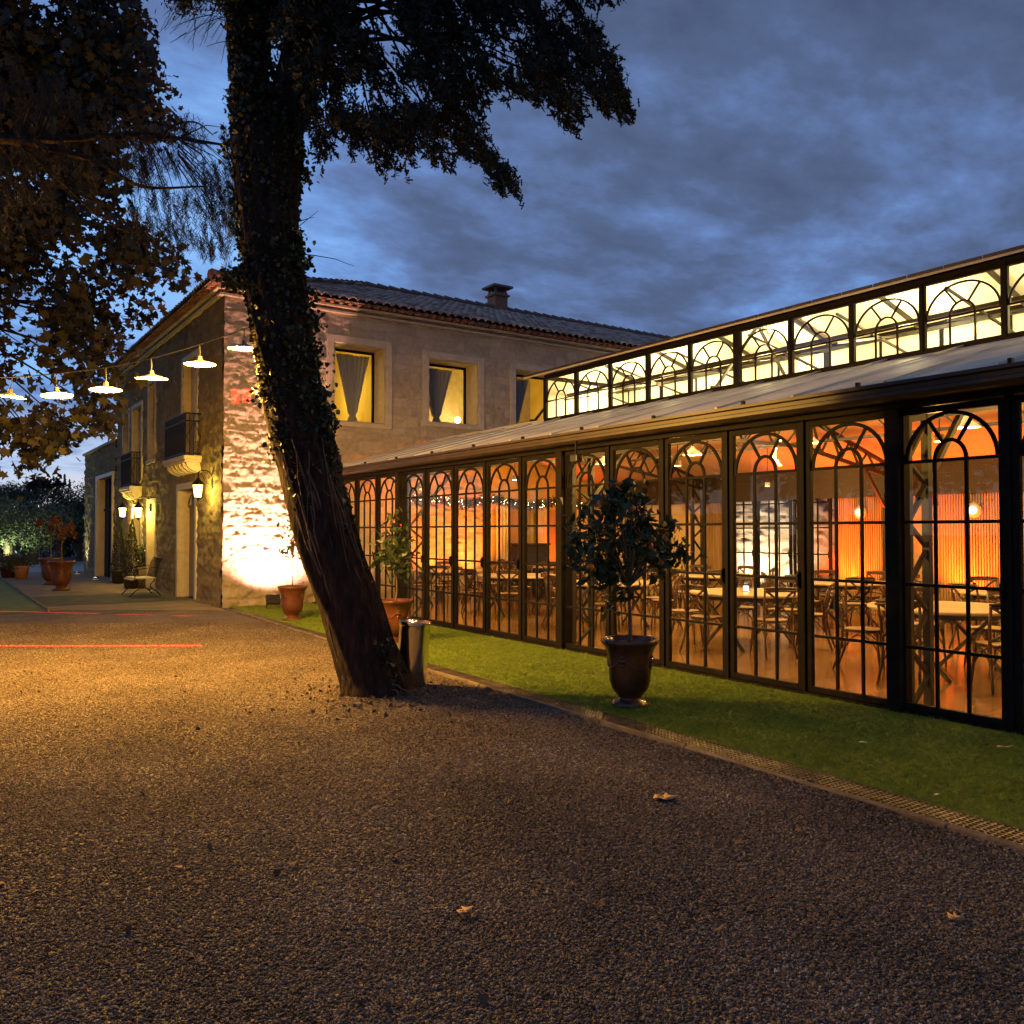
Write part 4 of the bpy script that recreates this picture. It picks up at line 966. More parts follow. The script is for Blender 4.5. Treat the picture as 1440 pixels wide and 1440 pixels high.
for k in range(520): P += ivy_at(random.uniform(550, 655), -.3, .5, 1, 3, 1.0, 1.14)
for k in range(260): P += ivy_at(random.uniform(640, 960), -.35, .15, 1, 3, 1.0, 1.1)
for k in range(170): P += ivy_at(random.uniform(900, 968), -.1, .9, 1, 3, 1.0, 1.12)
for k in range(150): P.append(W(random.uniform(308, 345)+rng.normal()*3, random.uniform(378, 408)+rng.normal()*4, 8.35+rng.normal()*.06))
ivy = thing('ivy', 'small leaved ivy wrapped round the leaning tree trunk', 'ivy')
leaves('foliage', np.array(P), .052, 'leaf_ivy', ivy, 'ivy')
mb = MB()
for k in range(16):
    a0 = random.uniform(-.4, 2.2); y0 = random.uniform(640, 990); pts_ = []
    for q in range(14):
        y_ = 985-(985-y0)*0-q*(random.uniform(20, 30)); 
        cx = np.interp(y_, yy_, xx_); w_ = np.interp(y_, yy_, ww_); r = w_/2*8.4/F*1.03; a = a0+.25*math.sin(q*.7+k)
        pts_.append(Vector(W(cx, y_, 8.4))+RT*math.cos(a)*r-FW*math.sin(a)*r)
    mb.tube(pts_, list(np.linspace(.011, .004, 14)), 5)
for (x1, y1, x2, y2) in ((540,972,566,982),(532,978,540,990),(555,975,580,990),(545,965,585,985),(520,985,505,992),(550,970,548,992)):
    P_ = twig(W(x1, y1, 8.1), W(x2, y2, 8.05), .05); mb.tube(P_, .008, 5)
P_ = twig(W(322, 490, 8.4), W(352, 520, 8.3), -.02); mb.tube(P_, .003, 4)
mb.build('stem', 'stem', ivy)
# plane tree, crown reaching in from the left
plane = thing('plane_tree', 'large plane tree with browning leaves overhanging from the left edge', 'tree')
PE = [(-420,-380),(120,-260),(205,-120),(200,0),(196,30),(205,70),(222,120),(246,155),(244,185),(215,200),(180,190),(150,200),(160,300),(215,350),(262,362),(272,388),(248,400),(262,418),(225,420),(236,445),(205,432),(190,448),(165,478),(180,500),(160,520),(176,545),(150,550),(158,590),(140,603),(112,598),(100,615),(82,610),(78,640),(62,645),(64,672),(38,664),(30,640),(0,650),(-60,660),(-260,700),(-480,500)]
def pd(a, b):
    g_ = fbm(a*.016+3, b*.016+5, 12, 3); base_ = np.where(b < 380, .95, .62); edge = np.where((a > 120) & (b < 340), .7, 1)
    return np.clip(np.where(g_ < .43, .08, base_)*edge*np.where(a < -60, .35, 1), 0, 1)
PP, PX, PZ = fill(PE, 3000, 14.4, 18.4, pd)
leaves('crown', clump(PP, 11, .18), .17, 'leaf_plane', plane, 'plane')
mb = MB()
hubp = [Vector(W(-260, 300, 16)), Vector(W(-200, 60, 16)), Vector(W(-150, 420, 16.2)), Vector(W(-120, 200, 15.8))]
for i in rng.choice(len(PP), 170, replace=False):
    e = Vector(PP[i]); s = min(hubp, key=lambda h: abs(h.z-e.z)); m1 = s.lerp(e, .55)+Vector((0,0,random.uniform(-.1,.4)))
    mb.tube(catmull([s, m1, e], 5), list(np.linspace(.04, .005, 11)), 5)
mb.build('branches', 'bark', plane, True)
tp = [W(-330, 900, 16), W(-320, 700, 16), W(-300, 500, 16), W(-260, 300, 16), W(-200, 60, 16), W(-180,-200,16)]; tp = [(tp[0][0], tp[0][1], -.1)]+tp
trunk_mesh('trunk', tp, [.42,.36,.33,.30,.24,.16,.08], plane, 40, 8, flare=.2, seed=31)
# pine bough
pine = thing('pine_tree', 'umbrella pine whose bare reddish boughs and hanging needles cross behind the conifer trunk', 'tree')
NE = [(-380,60),(-380,380),(0,330),(150,270),(190,310),(215,345),(262,340),(300,352),(332,345),(338,200),(322,178),(285,172),(262,160),(240,176),(215,172),(180,178),(100,110),(0,60)]
def ndn(a, b): return np.where(a > 180, 1, .5)*np.where(fbm(a*.03, b*.03+5, 15, 3) < .38, .35, 1)
NP_, NX, NZ = fill(NE, 1050, 9.3, 11.3, ndn)
pts = []; dd_ = []
for p in NP_:
    dr = Vector((random.uniform(-.2, .5), random.uniform(-.4, .2), -1)).normalized(); L_ = random.uniform(.15, .35)
    for k in range(42):
        q = Vector(p)+dr*(k/42*L_); pts.append((q.x+rng.normal()*.012, q.y+rng.normal()*.012, q.z)); v = Vector(rng.normal(size=3)); dd_.append(tuple(dr*.9+v.normalized()*.75))
leaves('needles', np.array(pts), .11, 'needle', pine, 'blade', D=np.array(dd_), jitter=.1)
mb = MB()
def bough(P_, r0, r1): 
    C = catmull(P_, 6); mb.tube(C, list(np.linspace(r0, r1, len(C))), 7)
bough([W(-300,215,10), W(-100,190,10), W(40,196,10), W(110,194,10), W(200,190,10.1), W(262,196,10.2), W(330,206,10.3)], .075, .012)
bough([W(-100,190,10), W(20,198,9.9), W(90,214,9.9), W(140,228,9.9), W(200,262,10), W(290,262,10.1)], .06, .01)
bough([W(228,190,10), W(245,176,10), W(275,172,10), W(300,190,10)], .018, .006)
bough([W(30,205,9.9), W(80,250,9.8), W(140,305,9.8), W(190,330,9.8)], .014, .006)
bough([W(-200,60,9.9), W(0,62,9.9), W(25,95,9.9)], .014, .006)
for i in rng.choice(len(NP_), 190, replace=False):
    e = Vector(NP_[i]); px_ = NX[i][0]; s = Vector(W(min(px_-30, 250), 195+max(0, (NX[i][1]-250)*.4), 10)); m1 = s.lerp(e, .6)+Vector((0,0,.08)); mb.tube([s, m1, e], [.010,.006,.003], 4)
mb.build('boughs', 'bark', pine, True)
tp = [W(-420, 800, 10.5), W(-410, 500, 10.4), W(-380, 300, 10.2), W(-300, 215, 10), W(-260,0,10)]; tp = [(tp[0][0], tp[0][1], -.1)]+tp
trunk_mesh('trunk', tp, [.34,.28,.25,.22,.16,.10], pine, 32, 8, flare=.2, seed=51)
# ================================================================== POTS
VASE = [(0,.0),(.155,.0),(.168,.012),(.165,.035),(.135,.055),(.105,.068),(.100,.085),(.128,.115),(.165,.165),(.185,.23),(.192,.31),(.196,.40),(.202,.46),(.218,.515),(.242,.555),(.256,.567),(.264,.585),(.262,.603),(.250,.612),(.236,.610),(.226,.596),(.212,.56)]
def vase(t, m, s=1.0, swag=True):
    o = MB().lathe([(r*s, z*s) for r, z in VASE], 56).build('pot', m, t, True)
    MB().lathe([(0,.572*s),(.10*s,.575*s),(.213*s,.562*s)], 32).build('soil', 'soil', o)
    if swag:
        mb = MB()
        for k in range(4):
            a0 = k*PI/2+.2; pts_ = []
            for q in range(13):
                u = q/12; a = a0+u*PI/2; z = .455-.10*math.sin(PI*u); r = np.interp(z, [v[1] for v in VASE[7:14]], [v[0] for v in VASE[7:14]])+.002; pts_.append((r*s*math.cos(a), r*s*math.sin(a), z*s))
            mb.tube(pts_, .0085*s, 6)
            a = a0; 
            for (z, r_) in ((.46,.020),(.425,.026),(.385,.022),(.35,.015)):
                rr_ = np.interp(z, [v[1] for v in VASE[7:14]], [v[0] for v in VASE[7:14]]); c = (rr_*s*math.cos(a), rr_*s*math.sin(a), z*s)
                prof = [(r_*s*math.sin(PI*q/6), -r_*s*math.cos(PI*q/6)*.9) for q in range(7)]; mb.lathe(prof, 8, c)
        mb.build('swag', m, o, True)
    return o
def stem_tree(t, z0, pts_, r0, crown, nl, size, m, per=1, nbr=10, fruit=0, sp=.05):
    """trunk curve + branches + leafy crown; blobs in local coordinates"""
    mb = MB(); C = catmull(pts_, 5); mb.tube(C, list(np.linspace(r0, r0*.6, len(C))), 7); top = C[-1]
    tips = blob_pts(crown, nbr, .22); Pn = tips[rng.integers(0, nbr, nl)]+rng.normal(size=(nl, 3))*size*.55
    for k in range(nbr):
        e = Vector(tips[k]); m1 = top.lerp(e, .5)+Vector((0,0,.05)); mb.tube(catmull([top, m1, e], 3), list(np.linspace(r0*.5, r0*.12, 7)), 5)
    mb.build('stem', 'stem', t, True)
    Q = clump(Pn, per, sp) if per > 1 else Pn
    leaves('crown', Q, size, m, t)
    if fruit:
        for k in range(fruit):
            c = Pn[random.randrange(nl)]; o = MB().lathe([(.034*math.sin(PI*q/8), -.034*math.cos(PI*q/8)) for q in range(9)], 12).build('fruit', 'orange', t, True); o.location = tuple(c)
t = thing('potted_citrus', 'dense potted orange tree in a swagged glazed urn on the turf before the near doors', 'potted tree', (*W(886, 1000, 7.75)[:2], .022), .3, 'potted trees along the glasshouse')
vase(t, 'terracotta', 1.0)
stem_tree(t, .57, [(0,0,.56),(.01,.0,.75),(-.01,0,.95),(-.02,0,1.08)], .020, [(-.16,0,1.66,.30,.32,.28),(.34,.0,1.55,.34,.36,.26),(-.56,-.05,1.44,.26,.3,.15),(-.42,.1,1.75,.14,.2,.10),(.02,.05,1.32,.32,.32,.22),(-.16,0,1.96,.10,.12,.16),(.10,0,1.93,.13,.12,.12),(.62,0,1.36,.26,.2,.16),(-.20,.0,1.08,.2,.2,.10),(.50,.1,1.62,.12,.12,.10)], 330, .11, 'leaf_citrus', 4, 40, 7, .045)
t = thing('potted_citrus', 'airy young citrus in a brown swagged urn, half hidden behind the steel cylinder', 'potted tree', (*W(556, 905, 12.2)[:2], .022), 1.1, 'potted trees along the glasshouse')
vase(t, 'terracotta', 1.0)
stem_tree(t, .57, [(0,0,.56),(.03,-.02,.8),(-.02,.0,1.05)], .016, [(-.24,.06,1.55,.24,.2,.13),(.32,-.05,1.45,.26,.22,.22),(-.42,.1,1.28,.22,.2,.12),(.05,0,1.22,.24,.22,.10),(.18,0,1.68,.12,.14,.1),(-.25,.1,1.05,.16,.2,.07)], 100, .11, 'leaf_citrus', 4, 22, 0, .05)
t = thing('potted_citrus', 'sparse spindly sapling in a red urn against the floodlit corner of the house', 'potted tree', (*W(411, 873, 15.3)[:2], .022), 2.0, 'potted trees along the glasshouse')
vase(t, 'terracotta_red', 1.0)
stem_tree(t, .57, [(0,0,.56),(.01,0,.85),(0,0,1.15)], .012, [(-.25,.05,1.65,.25,.25,.25),(.12,0,1.55,.22,.22,.3),(-.1,0,2.0,.18,.2,.25),(.0,0,1.25,.30,.25,.12)], 52, .10, 'leaf_citrus', 3, 18, 0, .04)
# stainless cylinder leaning beside the tree
cyl = thing('steel_cylinder', 'tall closed stainless steel cylinder leaning slightly right beside the trunk base', 'bollard', (*W(577, 966, 8.62)[:2], .0), 0)
o = MB().lathe([(0,.0),(.150,.0),(.152,.01),(.156,.62),(.158,.655),(.163,.658),(.163,.69),(.158,.697),(.10,.70),(0,.70)], 64).build('drum', 'metalcyl', cyl, False, .003)
for p_ in o.data.polygons: p_.use_smooth = abs(p_.normal.z) < .5
cyl.rotation_euler = (0, 0, 0); cyl.rotation_euler = Matrix.Rotation(R(4), 4, FW).to_euler(); cyl.location.z = .004
# topiary pots by the lawn
for i, (px, py, z, lb) in enumerate(((86, 830, 23.4, 'ball topiary in a big red urn at the lawn edge, the nearer of two'), (71, 823, 26.0, 'ball topiary in a big red urn at the lawn edge, partly behind its twin'))):
    t = thing('potted_topiary', lb, 'potted tree', (*W(px, py, z)[:2], 0), i, 'ball topiaries in red urns'); vase(t, 'terracotta_red', 1.32, True)
    stem_tree(t, .7, [(0,0,.74),(0,0,1.1),(.01,0,1.45)], .022, [(0,0,1.68,.40,.40,.30)], 420, .06, 'leaf_red', 4, 8, 0, .02)
t = thing('flower_pot', 'low earthenware pot of bedding plants at the far end of the lawn edge', 'flower pot', (*W(30, 813, 29)[:2], 0))
MB().lathe([(0,0),(.17,0),(.23,.38),(.25,.40),(.25,.46),(.22,.46),(.21,.40),(0,.40)], 32).build('pot', 'terracotta_pale', t, True)
leaves('crown', clump(blob_pts([(0,0,.62,.45,.4,.26),(-.3,0,.5,.3,.3,.2)], 160), 5, .04), .09, 'leaf_far', t)
t = thing('flower_pot', 'wide dark planter of bedding plants standing left of the earthenware pot', 'flower pot', (*W(12, 810, 30)[:2], 0))
MB().lathe([(0,0),(.20,0),(.30,.34),(.33,.36),(.33,.42),(.29,.42),(.28,.36),(0,.36)], 32).build('pot', 'terracotta', t, True)
leaves('crown', clump(blob_pts([(0,0,.58,.42,.4,.24)], 130), 5, .04), .09, 'leaf_far', t)
added_plane = thing('plane_tree', 'second large plane tree added out of view to shade the house front', 'tree', (-5.5, 25.5, 0))  # out-of-view tree, added so its crown shades the west wall
trunk_mesh('trunk', [(0,0,-.1),(.1,0,1.6),(0,.1,3.4),(.2,0,5.5),(.1,.1,8)], [.42,.34,.30,.22,.10], added_plane, 40, 8, flare=.2, seed=61)
leaves('crown', clump(blob_pts([(0,0,7.2,3.6,5.5,2.6),(1.2,-3,6.0,2.4,3,1.8),(.8,4,6.2,2.6,3.4,2.0),(-1,0,9.5,2.5,3.5,1.8)], 2600, .45), 10, .2), .24, 'leaf_plane', added_plane, 'plane')
mb = MB()
for k in range(40):
    a = random.uniform(0, 2*PI); mb.tube(catmull([(.1,0,random.uniform(3, 6)), (math.cos(a)*1.5, math.sin(a)*1.8, random.uniform(5, 7)), (math.cos(a)*2.8, math.sin(a)*4.2, random.uniform(5.5, 8.5))], 4), list(np.linspace(.07,.01,9)), 5)
mb.build('branches', 'bark', added_plane, True)
for k, (x, y) in enumerate(((-13,-3),(-17,5),(-13.5,13),(-19,21),(-14,31))):  # out-of-view trees, added to block bright horizon in the glass and shade west walls
    h = random.uniform(9, 11.5); t = thing('added_tree', f'broad dark tree added out of view to darken glass reflections, {["first","second","third","fourth","fifth"][k]} from the camera', 'tree', (x, y, 0), 0, 'added trees across the lawn')
    MB().tube(catmull([(0,0,-.1),(.1,0,2),(0,.15,h*.6)], 4), list(np.linspace(.34,.12,9)), 10).build('trunk', 'bark', t, True)
    leaves('crown', clump(blob_pts([(0,0,h*.62,3.8,4.4,h*.3),(1.5,2,h*.5,2.6,2.8,h*.25),(-1,-2.2,h*.55,2.8,2.8,h*.28),(0,0,h*.82,2.2,2.4,h*.2)], 900, .45), 8, .3), .5, 'leaf_far', t)
# conical cypresses in tubs either side of the far door
for i, (px, py, z, lb) in enumerate(((167, 820, 26.6, 'clipped cone cypress in a dark tub under the farthest wall lantern'), (185, 829, 24.2, 'clipped cone cypress in a dark tub between the bench and the far door'))):
    t = thing('potted_cypress', lb, 'potted tree', (*W(px, py, z)[:2], 0), 0, 'cone cypresses by the far door')
    MB().lathe([(0,0),(.19,0),(.23,.36),(.25,.37),(.25,.42),(.22,.42),(.21,.38),(0,.38)], 24).build('pot', 'tableleg', t, True)
    zs = rng.random(1500)**1.25; a = rng.uniform(0, 2*PI, 1500); r_ = .25*(1-zs)**.8*(.75+.35*rng.random(1500)); P = np.stack([r_*np.cos(a), r_*np.sin(a), .42+zs*1.55], -1)
    leaves('crown', P, .06, 'leaf_dark', t, D=np.stack([np.cos(a)*.3, np.sin(a)*.3, np.ones(1500)], -1))
    MB().tube([(0,0,.38),(0,0,1.6)], .02, 6).build('stem', 'stem', t)
t = thing('flowering_shrub', 'round shrub dotted with white blossom in a wicker tub behind the bench', 'potted plant', (*W(204, 826, 24.4)[:2], 0))
MB().lathe([(0,0),(.24,0),(.29,.3),(.28,.62),(.26,.62),(.25,.55),(0,.55)], 28).build('pot', 'stem', t, True)
leaves('crown', clump(blob_pts([(0,0,.92,.36,.36,.32)], 150), 6, .04), .07, 'leaf_citrus', t)
leaves('blossom', blob_pts([(0,0,.94,.37,.37,.33)], 60, .08), .05, 'flower', t)
# wrought iron bench facing away from the house
bench = thing('garden_bench', 'wrought iron garden bench with curled legs standing against the house wall', 'bench', (4.42, 23.2, 0), 0)
mb = MB()
for k in range(9): y = -.5+k*.125; mb.tube([(.28,y,.45),(.0,y,.44),(-.22,y,.43),(-.27,y,.40)], .008, 5)
for x in (.28, -.22): mb.tube([(x,-.52,.44),(x,.52,.44)], .012, 6)
mb.box(-.22,.26,-.5,.5,.452,.46); mb.build('seat', 'palepaint', bench)
mb = MB()
for k in range(11): y = -.5+k*.1; mb.tube([(.29,y,.46),(.33,y,.62),(.38,y,.82),(.44,y,.93)], .008, 5)
for (x, z) in ((.30,.50),(.45,.94)): mb.tube([(x,-.54,z),(x,.54,z)], .014, 6)
mb.build('backrest', 'iron', bench)
for s in (-.52, .52):
    mb = MB(); mb.tube(catmull([(.28,s,.44),(.16,s,.25),(.30,s,.12),(.42,s,.0)], 5), .012, 6); mb.build('leg', 'iron', bench, True)
    mb = MB(); mb.tube(catmull([(-.2,s,.43),(-.06,s,.25),(-.20,s,.12),(-.32,s,.0)], 5), .012, 6); mb.build('leg', 'iron', bench, True)
    mb = MB(); mb.tube(catmull([(.36,s,.72),(.1,s,.70),(-.15,s,.66),(-.26,s,.60),(-.2,s,.53),(-.2,s,.44)], 5), .011, 6); mb.build('armrest', 'iron', bench, True)
# ================================================================== LAMPS
def lamp_shade(name, lb, p, cord):
    t = thing(name, lb, 'hanging lamp', p, random.uniform(0, 6), 'shaded lamps along the cable'); t.rotation_euler = (random.uniform(-.08,.08), random.uniform(-.08,.08), 0)
    sh_ = MB().lathe([(.020,.075),(.024,.07),(.028,.036),(.06,.024),(.155,-.004),(.162,-.010)], 36).build('shade', 'greypaint', t, True)
    MB().lathe([(.162,-.0105),(.155,-.007),(.060,.020),(.022,.028)], 36).build('reflector', 'enamel', sh_, True)
    MB().tube([(0,0,.08),(.004,0,.13),(0,0,cord)], .006, 6).build('cord', 'cable', t)
    MB().lathe([(0,-.012),(.016,-.008),(.026,.012),(.026,.022),(.014,.040),(.010,.05)], 16).build('bulb', 'bulb', t, True)
CAB = [(-420,545,9.3),(-200,535,9.3),(0,531,9.3),(62,527,9.25),(148,517,9.2),(212,504,9.1),(282,484,9.0),(343,463,8.75),(352,458,8.6)]
cabp = catmull([W(*c) for c in CAB], 8)
tag(MB().tube(cabp, .007, 6).build('lamp_cable', 'cable'), 'black cable slung from the leaning trunk across to the left edge, lamps hanging from it', 'cable')
LMP = [(343,489,8.75,463,'hanging lamp beside the ivy covered trunk, highest on the cable'),(281,511,9.0,484,'hanging lamp in front of the upper balcony wall, second from the trunk'),(213,531,9.1,504,'hanging lamp before the dark gable wall, third from the trunk'),(149,547,9.2,517,'hanging lamp against the house edge and leaves, fourth from the trunk'),(80,555,9.25,527,'hanging lamp against the plane leaves, second from the left edge'),(14,557,9.3,531,'hanging lamp against the plane leaves, closest to the left edge')]
LP = []
for (x, y, z, yc, lb) in LMP:
    p = W(x, y, z); lamp_shade('hanging_lamp', lb, p, W(x, yc, z)[2]-p[2]); LP.append(p)
WARM = (1, .50, .08)
for p in LP: light('lamp glow', 'POINT', (p[0], p[1], p[2]-.036), 560, WARM, .020)
for (x, y, z) in ((-75,560,9.3),(-165,562,9.3)):
    p = W(x, y, z); light('lamp glow', 'POINT', (p[0], p[1], p[2]-.036), 300, WARM, .02)
def lantern(Y, zc, out, lb):
    t = thing('wall_lantern', lb, 'wall lantern', (5.1-out, Y, zc), 0, 'carriage lanterns on the house front')
    mb = MB(); s = .085
    for a in (-1, 1):
        for b in (-1, 1): mb.bar((a*s*.65, b*s*.65, -.16), (a*s, b*s, .12), .012)
    for z, r_ in ((-.16, .65), (.12, 1.0)):
        for a in (-1, 1): mb.bar((a*s*r_, -s*r_, z), (a*s*r_, s*r_, z), .014); mb.bar((-s*r_, a*s*r_, z), (s*r_, a*s*r_, z), .014)
    mb.build('cage', 'iron', t)
    MB().lathe([(.135,.125),(.11,.16),(.05,.22),(.035,.25),(.02,.27),(0,.30)], 4).build('lantern_roof', 'iron', t); MB().lathe([(0,-.24),(.02,-.21),(.03,-.19),(.06,-.17)], 12).build('finial', 'iron', t)
    MB().lathe([(.0,-.15),(.072,-.15),(.108,.115),(.0,.115)], 4).build('glass', 'lantern_glass', t)
    mb = MB(); mb.tube(catmull([(0,0,.27),(.02,0,.40),(out*.6,0,.42),(out-.01,0,.30)], 5), .012, 6); mb.tube(catmull([(out-.01,0,.1),(out*.5,0,.18),(out*.3,0,.30),(.05,0,.36)], 4), .008, 6); mb.box(out-.03, out+.02, -.05,.05,.02,.38); mb.build('bracket', 'iron', t)
    light('lantern flame', 'POINT', (5.1-out+.13, Y-.0, zc-.02), 75, (1,.68,.12), .04)
    light('lantern flame', 'POINT', (5.1-out-.14, Y-.0, zc-.02), 20, (1,.68,.12), .04)
lantern(18.98, 2.50, .32, 'lit lantern on the wall between the near door and the house corner')
lantern(25.3, 2.15, .32, 'lit lantern to the right of the far door under the small balcony')
lantern(27.6, 2.20, .32, 'lit lantern to the left of the far door, the most distant one')
# floodlight on the turf
fl = thing('floodlight', 'small box floodlight on the turf washing the house corner wall', 'floodlight', (*W(386, 851, 17.6)[:2], .022))
fx, fy = fl.location.x, fl.location.y
mb = MB(); mb.box(-.14,.14,-.05,.05,.10,.30); mb.build('housing', 'tableleg', fl, bevel=.008).rotation_euler = (R(-25), 0, 0)
mb = MB(); mb.bar((-.16,0,.0),(-.16,0,.2),.015,.03); mb.bar((.16,0,.0),(.16,0,.2),.015,.03); mb.bar((-.16,0,.01),(.16,0,.01),.03,.015); mb.build('yoke', 'tableleg', fl)
PINK = (1, .43, .32)
o = light('flood beam', 'SPOT', (fx+.0, fy+.0, .34), 3200, PINK, .05, spot_size=R(118), spot_blend=1.0); aim(o, (fx+.18, fy+.65, 1.35))
# uplights: far corner of wing, olive tree
o = light('wing uplight', 'SPOT', (4.75, 36.6, .08), 260, (.95,.95,.55), .04, spot_size=R(70), spot_blend=.7); aim(o, (5.0, 36.6, 2.5))
for i, (x, y) in enumerate(((4.75, 36.6), (4.7, 32.0))):
    t = thing('ground_uplight', ['small glowing ground uplight at the far corner of the low wing', 'small glowing ground uplight by the tall dark wing doorway'][i], 'ground light', (x, y, 0), 0, 'ground uplights'); MB().lathe([(.09,0),(.09,.05),(.075,.06)], 16).build('rim', 'iron', t); MB().lathe([(0,.055),(.075,.055)], 16).build('lens', emit('uplight lens %d' % i, (.95,1,.8), 12), t)
# ---- inside the dining room
ORG = (1, .115, .012); AMB = (1, .52, .11)
for (x, y, e, c) in ((14.6, 7.9, 150, ORG), (14.6, 10.1, 150, ORG), (10.0, 17.6, 130, ORG), (11.1, 17.6, 90, (1,.22,.03)), (14.5, 4.8, 60, ORG), (13.6, 17.5, 40, ORG)):
    o = light('colour uplight', 'SPOT', (x, y, .22), e*8, c, .05, spot_size=R(95), spot_blend=.9)
    aim(o, (x+(.45 if x > 14 else 0), y+(0 if x > 14 else .40), 1.7))
    k = thing('floor_uplight', 'x', 'floor uplight', (x, y, FL), 0, 'floor uplights in the dining room'); MB().lathe([(0,0),(.09,0),(.09,.14),(.075,.15),(.07,.13),(0,.12)], 18).build('housing', 'tableleg', k)
    k['label'] = {(14.6,7.9): 'black floor uplight by the oak door in the slatted wall', (14.6,10.1): 'black floor uplight by the slats beside the arched far panes', (10.0,17.6): 'black floor uplight at the bare stone end wall, left one', (11.1,17.6): 'black floor uplight at the bare stone end wall, beside the plaster', (14.5,4.8): 'black floor uplight at the slatted wall behind the nearest tables', (13.6,17.5): 'black floor uplight at the inner door of the plaster end wall'}[(x, y)]
PY = (3.4, 5.8, 8.2, 10.6, 13.0)
for i, y in enumerate(PY):
    t = thing('pendant_lamp', f'small brass pendant below the roof trusses, {ordn[i]} from the right', 'pendant lamp', (xm, y, 2.95), 0, 'brass pendants under the clerestory')
    MB().lathe([(.02,.16),(.03,.15),(.05,.12),(.17,.02),(.18,.0),(.16,.01),(.03,.12)], 28).build('shade', 'palepaint', t, True); MB().tube([(0,0,.15),(0,0,.62)], .008, 5).build('rod', 'cable', t); MB().lathe([(0,-.02),(.04,.0),(.045,.03),(.02,.07)], 14).build('bulb', 'sconce', t, True)
    light('pendant glow', 'POINT', (xm, y, 2.86), 150, AMB, .06)
for x, y in ((8.3, 4.6), (8.4, 8.3), (8.4, 12.2), (8.6, 16.0), (13.7, 6.0), (13.6, 11.0), (13.2, 15.4)):
    light('spot glow', 'POINT', (x, y, 2.45), 80 if x < 10 else 28, AMB, .05)
for i, (x, y) in enumerate(((8.3, 4.6), (8.4, 8.3), (8.4, 12.2), (8.6, 16.0), (13.7, 6.0), (13.6, 11.0), (13.2, 15.4))):
    w_ = ['on the garden side, nearest the right edge', 'on the garden side, second from the right', 'on the garden side, third from the right', 'on the garden side close to the stone house', 'above the slatted wall tables near the right edge', 'in front of the arched far panes', 'in the far plaster corner'][i]
    t = thing('ceiling_spot', 'small round ceiling downlight '+w_, 'ceiling light', (x, y, 2.52), 0, 'ceiling downlights'); zt = 2.86+(min(x-7.05, 15.15-x))*(ZC0-.13-2.86)/2.95-2.52
    MB().lathe([(0,.05),(.05,.05),(.05,-.02),(.045,-.02),(.045,.03),(0,.03)], 16).build('can', 'palepaint', t); MB().tube([(0,0,.05),(0,0,max(.1, zt))], .006, 5).build('rod', 'cable', t)
for y in (1.8, 4.2, 6.6, 9.0, 11.2, 12.9):
    light('monitor glow', 'POINT', (xm, y, 4.30), 160, (1,.79,.34), .10)
for y in (13.2, 14.3): 
    o = light('wall flood', 'SPOT', (16.55, y, .15), 300 if y < 13.5 else 600, (1,.75,.5) if y > 13 else (1,.72,.5), .05, spot_size=R(110), spot_blend=.8); aim(o, (17.2, y, 1.6))
o = light('wall flood orange', 'SPOT', (16.7, 12.2, .15), 250, ORG, .05, spot_size=R(70), spot_blend=.8); aim(o, (17.2, 12.2, 1.8))
for x in (8.3, 11.0, 13.6): light('upper room lamp', 'POINT', (x, 20.9, 5.2), 110, (1,.70,.12), .12)
light('upper room lamp', 'POINT', (12.75, 21.75, 4.95), 40, (1,.62,.2), .04)
t = thing('floor_lamp', 'glowing globe lamp seen through the middle upper window of the house', 'lamp', (13.0, 21.9, 3.862)); MB().lathe([(0,0),(.1,0),(.1,.03),(.02,.05),(.02,1.0)], 14).build('stand', 'iron', t); MB().lathe([(.1*math.sin(PI*q/8), 1.08-.1*math.cos(PI*q/8)) for q in range(9)], 16).build('globe', 'sconce', t, True)
# red laser light strokes thrown on the gravel and on the wall by a projector under the gutter
def laser(loc, tgt, hw, hh, power, along):
    l = bpy.data.lights.new('laser stroke', 'SPOT'); l.energy = power; l.color = (1, .015, .01); l.shadow_soft_size = .001; l.spot_size = R(40); l.spot_blend = 0
    l.use_nodes = True; nt = l.node_tree; L = nt.links; em = nt.nodes.get('Emission') or nt.nodes.new('ShaderNodeEmission')
    geo = nt.nodes.new('ShaderNodeTexCoord'); sx = nt.nodes.new('ShaderNodeSeparateXYZ'); L.new(geo.outputs['Normal'], sx.inputs[0])
    def mth(op, a, b):
        n = nt.nodes.new('ShaderNodeMath'); n.operation = op
        for i, v in enumerate((a, b)):
            if isinstance(v, (int, float)): n.inputs[i].default_value = v
            elif v is not None: L.new(v, n.inputs[i])
        return n.outputs[0]
    u = mth('ABSOLUTE', mth('DIVIDE', sx.outputs[0], sx.outputs[2]), 0); v = mth('ABSOLUTE', mth('DIVIDE', sx.outputs[1], sx.outputs[2]), 0)
    m_ = mth('MULTIPLY', mth('LESS_THAN', u, hw), mth('LESS_THAN', v, hh)); L.new(m_, em.inputs['Strength'])
    o = bpy.data.objects.new('laser stroke', l); col.objects.link(o); o.location = loc
    z = (Vector(loc)-Vector(tgt)).normalized(); a = Vector(along)-z*Vector(along).dot(z); a.normalize(); y = z.cross(a); o.matrix_world = Matrix.Translation(loc) @ Matrix((a, y, z)).transposed().to_4x4()
LZ = (6.60, 8.5, 2.45)
a_, b_ = Vector(W(25, 908, 12)), Vector(W(280, 908, 12)); a_.z = b_.z = 0; c_ = (a_+b_)/2
laser(LZ, c_, .5*(b_-a_).length/(c_-Vector(LZ)).length*.50, .0032, 420000, b_-a_)
a2, b2 = Vector(W(40, 861, 17)), Vector(W(230, 865, 16.4)); a2.z = b2.z = 0; c2 = (a2+b2)/2
laser(LZ, c2, .5*(b2-a2).length/(c2-Vector(LZ)).length*.8, .0014, 160000, b2-a2)
